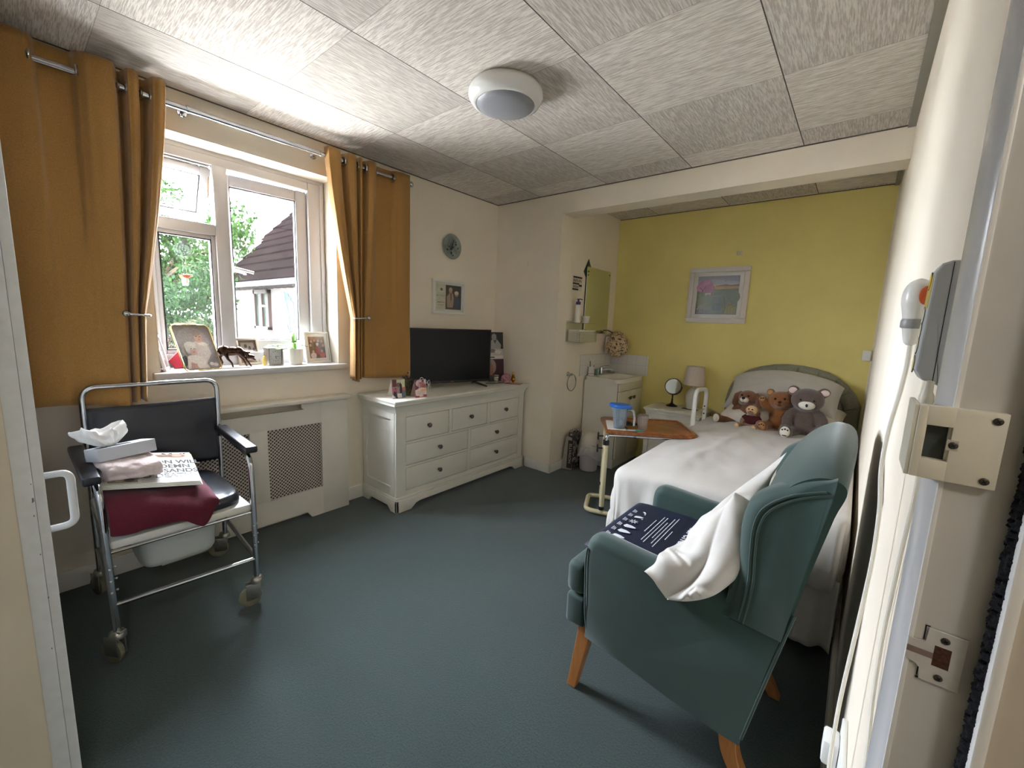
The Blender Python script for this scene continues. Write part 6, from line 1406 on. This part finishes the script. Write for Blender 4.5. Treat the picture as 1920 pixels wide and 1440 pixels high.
ra.color_ramp.elements[0].color = hx('#8E5528'); ra.color_ramp.elements[1].color = hx('#B98048'); nt.links.new(ra.outputs[0], b.inputs['Base Color']); b.inputs['Roughness'].default_value = .4
def legq(top, bot, w0, w1, mid=None):
    q = MB(m_leg); st_ = [top] + ([mid] if mid else []) + [bot]; pth = spline(st_, 6) if mid else [V(top), V(bot)]
    rings = []
    for i, p in enumerate(pth):
        w_ = w0 + (w1 - w0) * i / (len(pth) - 1); rings.append([q.v(p + V((sx * w_, sy * w_, 0))) for sx, sy in ((-1, -1), (1, -1), (1, 1), (-1, 1))])
    for a, c in zip(rings, rings[1:]):
        for k in range(4): q.f([a[k], a[(k+1) % 4], c[(k+1) % 4], c[k]])
    q.f(rings[0][::-1]); q.f(rings[-1]); return q
for y in (1.305, 1.895):
    legq((2.070, y + (.02 if y < 1.6 else -.02), .275), (2.030, y, 0), .026, .0165).build('leg', ac, bevel=.003, smooth=True)
for y in (1.315, 1.775):
    legq((2.535, y, .225), (2.610, y - (.02 if y > 1.6 else -.0), 0), .026, .018, (2.548, y, .11)).build('leg', ac, bevel=.003)
# navy pressure cushion with print
nc = thing('pressure_cushion', 'flat navy cushion with white printed instructions on the armchair seat', 'cushion', (2.24, 1.6, .493))
m_nylon = mat('#161F36', .5, var=(8, .08), bump=(30, .15, .003), name='navy_nylon')
MNC = T(2.010, 1.352, .494, 0, 0, 0); CW, CL = .475, .486
def cushf(u, v_):
    return None
q = MB(m_nylon)
def ctop(sg):
    def fn(u, v_):
        a, b_ = 2*u - 1, 2*v_ - 1
        th = .030 * (max(0, 1 - a ** 8) * max(0, 1 - b_ ** 8)) ** .5
        n = .004 * noise.noise(V((u * 4, v_ * 4, 2))) - .005 * math.exp(-((u - .54) / .02) ** 2)
        z = .030 + sg * th + (n if sg > 0 else 0) * (1 - max(abs(a), abs(b_)) ** 6)
        return MNC @ V((CW * u, CL * v_, z))
    return fn
q.grid(ctop(1), 40, 40); q.grid(ctop(-1), 40, 40); bmesh.ops.remove_doubles(q.bm, verts=q.bm.verts, dist=.0005); q.build('cover', nc)
mw_ = mat('#D5D8DE', .6)
q = MB(mw_); zz = .0632; Mw = MNC @ T(0, 0, zz)
def bar(x, y0, y1, w_=.0028):
    rr_ = random.Random(int(x * 9e3)); y = y0
    while y < y1 - .004:
        l = rr_.uniform(.010, .026); q.box(x - w_ / 2, x + w_ / 2, y, min(y + l, y1), 0, .0006, M=Mw); y += l + .003
for x, y0, y1 in ((.148, .19, .31), (.164, .12, .36), (.176, .11, .36), (.189, .16, .32), (.201, .12, .37), (.213, .10, .385), (.228, .18, .26)): bar(x, y0, y1)
for k, y in enumerate((.085, .135, .185, .235, .285, .33)):
    x = .085
    for j in range(3): q.box(x - .040 + .006 * j, x - .0375 + .006 * j, y - .014, y + .014 - .004 * j, 0, .0006, M=Mw)
    if k < 3: q.prism([(x - .016, y - .006), (x - .006, y - .014), (x + .012, y - .010), (x + .030, y - .002), (x + .030, y + .004), (x + .010, y + .012), (x - .010, y + .012)], 0, .0006, Mw); 
    elif k == 3:
        for j in range(8): 
            a = j * PI / 4; q.prism([(x + .004 * math.cos(a + 1.5), y + .004 * math.sin(a + 1.5)), (x + .020 * math.cos(a), y + .020 * math.sin(a)), (x + .004 * math.cos(a - 1.5), y + .004 * math.sin(a - 1.5))], 0, .0006, Mw)
    elif k == 4: q.prism([(x - .014, y - .014), (x + .010, y - .004), (x + .018, y + .008), (x + .0, y + .010), (x - .014, y + .002)], 0, .0006, Mw); q.prism([(x + .016, y - .014), (x + .022, y - .008), (x + .016, y - .004)], 0, .0006, Mw)
    else: q.tube([Mw @ V((x + .010 * math.cos(a), y + .012 * math.sin(a), 0)) for a in [-.4 + j * .35 for j in range(8)]], .0028, 5)
q.text('careneXU', .060, Mw @ T(.288, .225, .0004) @ Matrix.Rotation(math.radians(-90), 4, 'Z') @ Matrix.Rotation(PI, 4, 'Z') @ Matrix.Rotation(PI, 4, 'Z'), .0003, 'CENTER', 1.0, .0008)
q.build('print', nc, smooth=False, recalc=False)
# white pillow against the wing, its lower end spilling over the near arm
wp = MB(m_cotton)
def curve(*p):
    pts = spline([V(x) for x in p], 8)
    def g(u):
        k = u * (len(pts) - 1); i = min(int(k), len(pts) - 2); return pts[i].lerp(pts[i+1], k - i)
    return g
S_ = curve((2.349, 1.238, .535), (2.410, 1.262, .598), (2.437, 1.280, .666), (2.445, 1.310, .745), (2.453, 1.345, .81), (2.470, 1.372, .856))
F_ = curve((2.279, 1.236, .590), (2.300, 1.42, .585), (2.33, 1.58, .60), (2.38, 1.72, .68), (2.47, 1.80, .80), (2.545, 1.802, .905))
L_ = curve((2.305, 1.232, .580), (2.335, 1.275, .640), (2.372, 1.330, .640), (2.388, 1.40, .692), (2.420, 1.46, .745), (2.490, 1.60, .785))
Q_ = curve((2.352, 1.240, .530), (2.420, 1.246, .556), (2.484, 1.247, .612), (2.535, 1.285, .70), (2.550, 1.34, .79), (2.515, 1.365, .840), (2.470, 1.372, .856))
def wrk(p, u, k):
    d = (p - V((2.40, 1.275, .60))); r_ = d.length; a = math.atan2(d.z, d.x + d.y)
    return k * (.010 * math.sin(a * 9 + 1.2) * math.exp(-(r_ / .13) ** 2) + .012 * noise.noise(p * 11) + .006 * noise.noise(p * 27))
def sheet(A, Bm, Cc, bul, wk):
    def fn(u, v_):
        a, c = A(u), Cc(u)
        if Bm is not None:
            m = Bm(u) * 2 - (a + c) * .5
            p = a * (1 - v_) ** 2 + m * 2 * v_ * (1 - v_) + c * v_ * v_
        else: p = a.lerp(c, v_)
        e_ = math.sin(PI * v_) ** .7
        return p + V(bul) * (e_ * max(0, math.sin(PI * u)) ** .6) + V(bul).normalized() * wrk(p, u, wk) * e_ * min(1, (1 - u) * 6)
    return fn
wp.grid(sheet(S_, L_, F_, (-.016, -.004, .012), 1.0), 44, 34); wp.grid(sheet(S_, None, Q_, (-.010, -.034, .0), .7), 44, 20); Rm_ = curve((2.32, 1.30, .56), (2.42, 1.42, .58), (2.48, 1.50, .64), (2.53, 1.56, .72), (2.525, 1.59, .77), (2.490, 1.60, .785)); wp.grid(sheet(Q_, Rm_, F_, (.006, .006, -.003), .0), 44, 34)
bmesh.ops.remove_doubles(wp.bm, verts=wp.bm.verts, dist=.0008)
tag(wp.build('pillow', sub=1, ang=70), 'white pillow propped in the armchair and spilling over its near arm', 'pillow')

# ================================================================== RIGHT WALL, NEAR WARDROBE, CEILING LIGHT
# grey call handset beside the architrave
hsn = thing('bed_handset', 'grey bed control handset with yellow buttons hanging by the door frame', 'handset', (2.762, .83, 1.25))
Mh = T(2.7725, .80, 1.255, 0, 0, 0)
q = MB(mat('#B4B7BA', .4, name='grey_handset_plastic'))
# outline in Y-Z, thickness along -X, face towards the room
poly = [(2.7725, 1.2555), (2.7715, 1.2545), (2.7560, 1.2605), (2.7490, 1.2725), (2.7515, 1.3905), (2.7560, 1.4010), (2.7645, 1.4040), (2.7725, 1.4040)]
q.prism(poly, .800, .856, XZ(0), bev=.0022, seg=2); q.build('housing', hsn, smooth=False)
MB(m_dark).box(2.7655, 2.7662, .7995, .802, 1.257, 1.402).build('seam', hsn, smooth=False)
q = MB(mat('#C9B24A', .4)); Mf_ = frame_at((2.7506, .828, 1.332), 180, 1.2)
q.prism(rrect(-.020, .020, .016, .056, .006), 0, .0006, Mf_); q.build('face_plate', hsn)
for k, (zc, c) in enumerate(((.055, '#E0B92C'), (.012, '#DDDCC0'), (-.008, '#DDDCC0'), (-.026, '#D6D6B8'), (-.050, '#D9CE86'))):
    q = MB(mat('#3A3838', .5), Mf_); q.lathe([(.0115, 0), (.0115, .0009), (.0095, .0009)], 20, T(-.008, zc - .004, 0)); o = q.build('button_ring', hsn)
    q = MB(mat(c, .4), Mf_); q.lathe([(.0095, .0), (.0095, .0010), (.0005, .0014)], 20, T(-.008, zc - .004, 0)); q.build('button', o)
# pear push on a cord
pr = thing('call_pear', 'white pear shaped call push with orange button hanging on the right wall', 'call button', (2.752, .95, 1.30))
Mp_ = T(2.750, .955, 1.300, 0, 3)
MB(mat('#F2F0EA', .25)).lathe([(.0005, 0), (.0085, .001), (.0105, .018), (.0125, .024), (.0125, .028), (.013, .030), (.0125, .034), (.0145, .046), (.0185, .062), (.0190, .076), (.0155, .090), (.008, .097), (.0005, .099)], 32, Mp_).build('body', pr, sub=1)
MB(mat('#9E9E9C', .4)).lathe([(.0140, .026), (.0150, .028), (.0150, .036), (.0138, .040)], 28, Mp_, cap=False).build('collar', pr)
MB(mat('#D4602A', .4)).ell((.0, -.0175, .074), (.009, .003, .0135), Mp_ @ T(0, 0, 0, 25)).build('button', pr)
MB(mat('#F4F1E6', .4)).tube(spline([(2.7505, .955, 1.302), (2.7515, .962, 1.27), (2.7495, .97, 1.225), (2.7445, .972, 1.165), (2.7435, .970, 1.10), (2.7500, .968, 1.03), (2.7520, .968, .94), (2.7485, .970, .82), (2.7440, .972, .70), (2.7425, .97, .62), (2.7440, .968, .52), (2.7500, .965, .36), (2.757, .965, .20), (2.757, .96, .012)], 6), .0031, 8).build('cord', pr)
hk = thing('handset_hook', 'cream ball shaped handset hook on the wall above the latch keep', 'hook', (2.762, .79, 1.225))
MB(m_creamplas).lathe([(.0005, .0), (.0055, .002), (.0075, .009), (.0070, .016), (.0050, .021), (.0048, .034), (.0005, .035)], 22, T(2.7625, .792, 1.226)).build('ball', hk)
tag(MB(mat('#E6E3D8', .4)).tube(spline([(2.7685, .815, 1.20), (2.7690, .80, 1.12), (2.7685, .815, 1.04), (2.7690, .835, .96), (2.7685, .842, .88), (2.7680, .82, .80), (2.7690, .79, .74), (2.7690, .775, .66), (2.769, .77, .5), (2.769, .77, .12)], 6), .0024, 7).build('wall_cable'), 'thin white cable running down the right wall beside the door frame', 'cable')
so = thing('wall_socket', 'white double socket low on the right wall behind the armchair', 'socket', (2.765, 1.15, .40))
MB(m_plasW).box(2.763, 2.773, 1.02, 1.17, .40, .49, bev=.003).build('plate', so)
MB(m_plasW).box(2.735, 2.763, 1.10, 1.15, .415, .47, bev=.006).build('plug', so)
MB(m_plasW).box(2.745, 2.773, .86, .98, .36, .50, bev=.004).build('junction_box', so)

# fitted wardrobe whose edge shows at the left
wd = thing('wardrobe', 'cream fitted wardrobe with white edge and pull handle at the left margin', 'wardrobe', (.76, -.2, 0))
m_cream = mat('#D6CEBC', .55, var=(7, .03), bump=(90, .1, .001))
q = MB(m_cream); q.box(1.28, 1.30, -.50, .058, 0, 2.30); q.box(.24, .26, -.50, .058, 0, 2.30); q.box(.26, 1.28, -.50, -.48, 0, 2.30); q.box(.24, 1.30, -.50, .058, 2.28, 2.30); q.build('carcass', wd, smooth=False)
m_whp = mat('#DADFE2', .4, var=(40, .04), name='white_edge_paint')
q = MB(m_whp); q.box(1.255, 1.302, .058, .0864, 0, 2.30, bev=.0006); q.box(.24, .29, .058, .0855, 0, 2.30); q.box(.29, 1.255, .058, .0855, 2.24, 2.30); q.box(.29, 1.255, .058, .0855, 0, .03); q.build('front_frame', wd)
for x0, x1, hx_ in ((.775, 1.3015, 1.235), (.245, .770, None)):
    d = MB(m_whp).box(x0, x1, .0868, .1045, .035, 2.285, bev=.0015).build('door', wd)
    if hx_ is None: continue
    h = MB(mat('#D5D9DC', .3)); h.tube(fillet([(hx_, .1045, .770), (hx_, .148, .770), (hx_, .148, .905), (hx_, .1045, .905)], .022), .0082, 12); h.build('handle', d)
q = MB(mat('#7A7C7A', .7)); rr_ = random.Random(4)
for z, s_ in ((.872, .006), (.835, .0022), (.74, .002), (.868, .0018), (.50, .0022), (.91, .0016), (.63, .0025)):
    q.prism([(-.001, -s_), (s_ * .45, -s_ * .5), (s_ * .3, s_), (-.001, s_ * .8)], 0, .0003, frame_at((1.3022, .0845 + rr_.uniform(-.003, .003), z), 0))
q.build('paint_chip', wd, smooth=False)

# ceiling light
cl = thing('ceiling_light', 'round white ceiling light with grey diffuser, switched off', 'ceiling light', (1.30, 1.63, H))
Mc = T(1.315, 1.625, H) @ Matrix.Rotation(PI, 4, 'X') @ Matrix.Diagonal((1.085, 1.085, 1.0, 1))
MB(mat('#DDDCDA', .12, name='white_glossy_plastic')).lathe([(.115, 0), (.150, .008), (.1575, .026), (.156, .045), (.145, .064), (.127, .075), (.123, .0745), (.120, .070)], 56, Mc, cap=False).build('bezel', cl, ang=60)
MB(mat('#8E9096', .35, name='frosted_grey_diffuser')).lathe([(.1225, .070), (.117, .080), (.090, .090), (.045, .096), (.0005, .098)], 56, Mc).build('diffuser', cl, ang=60)
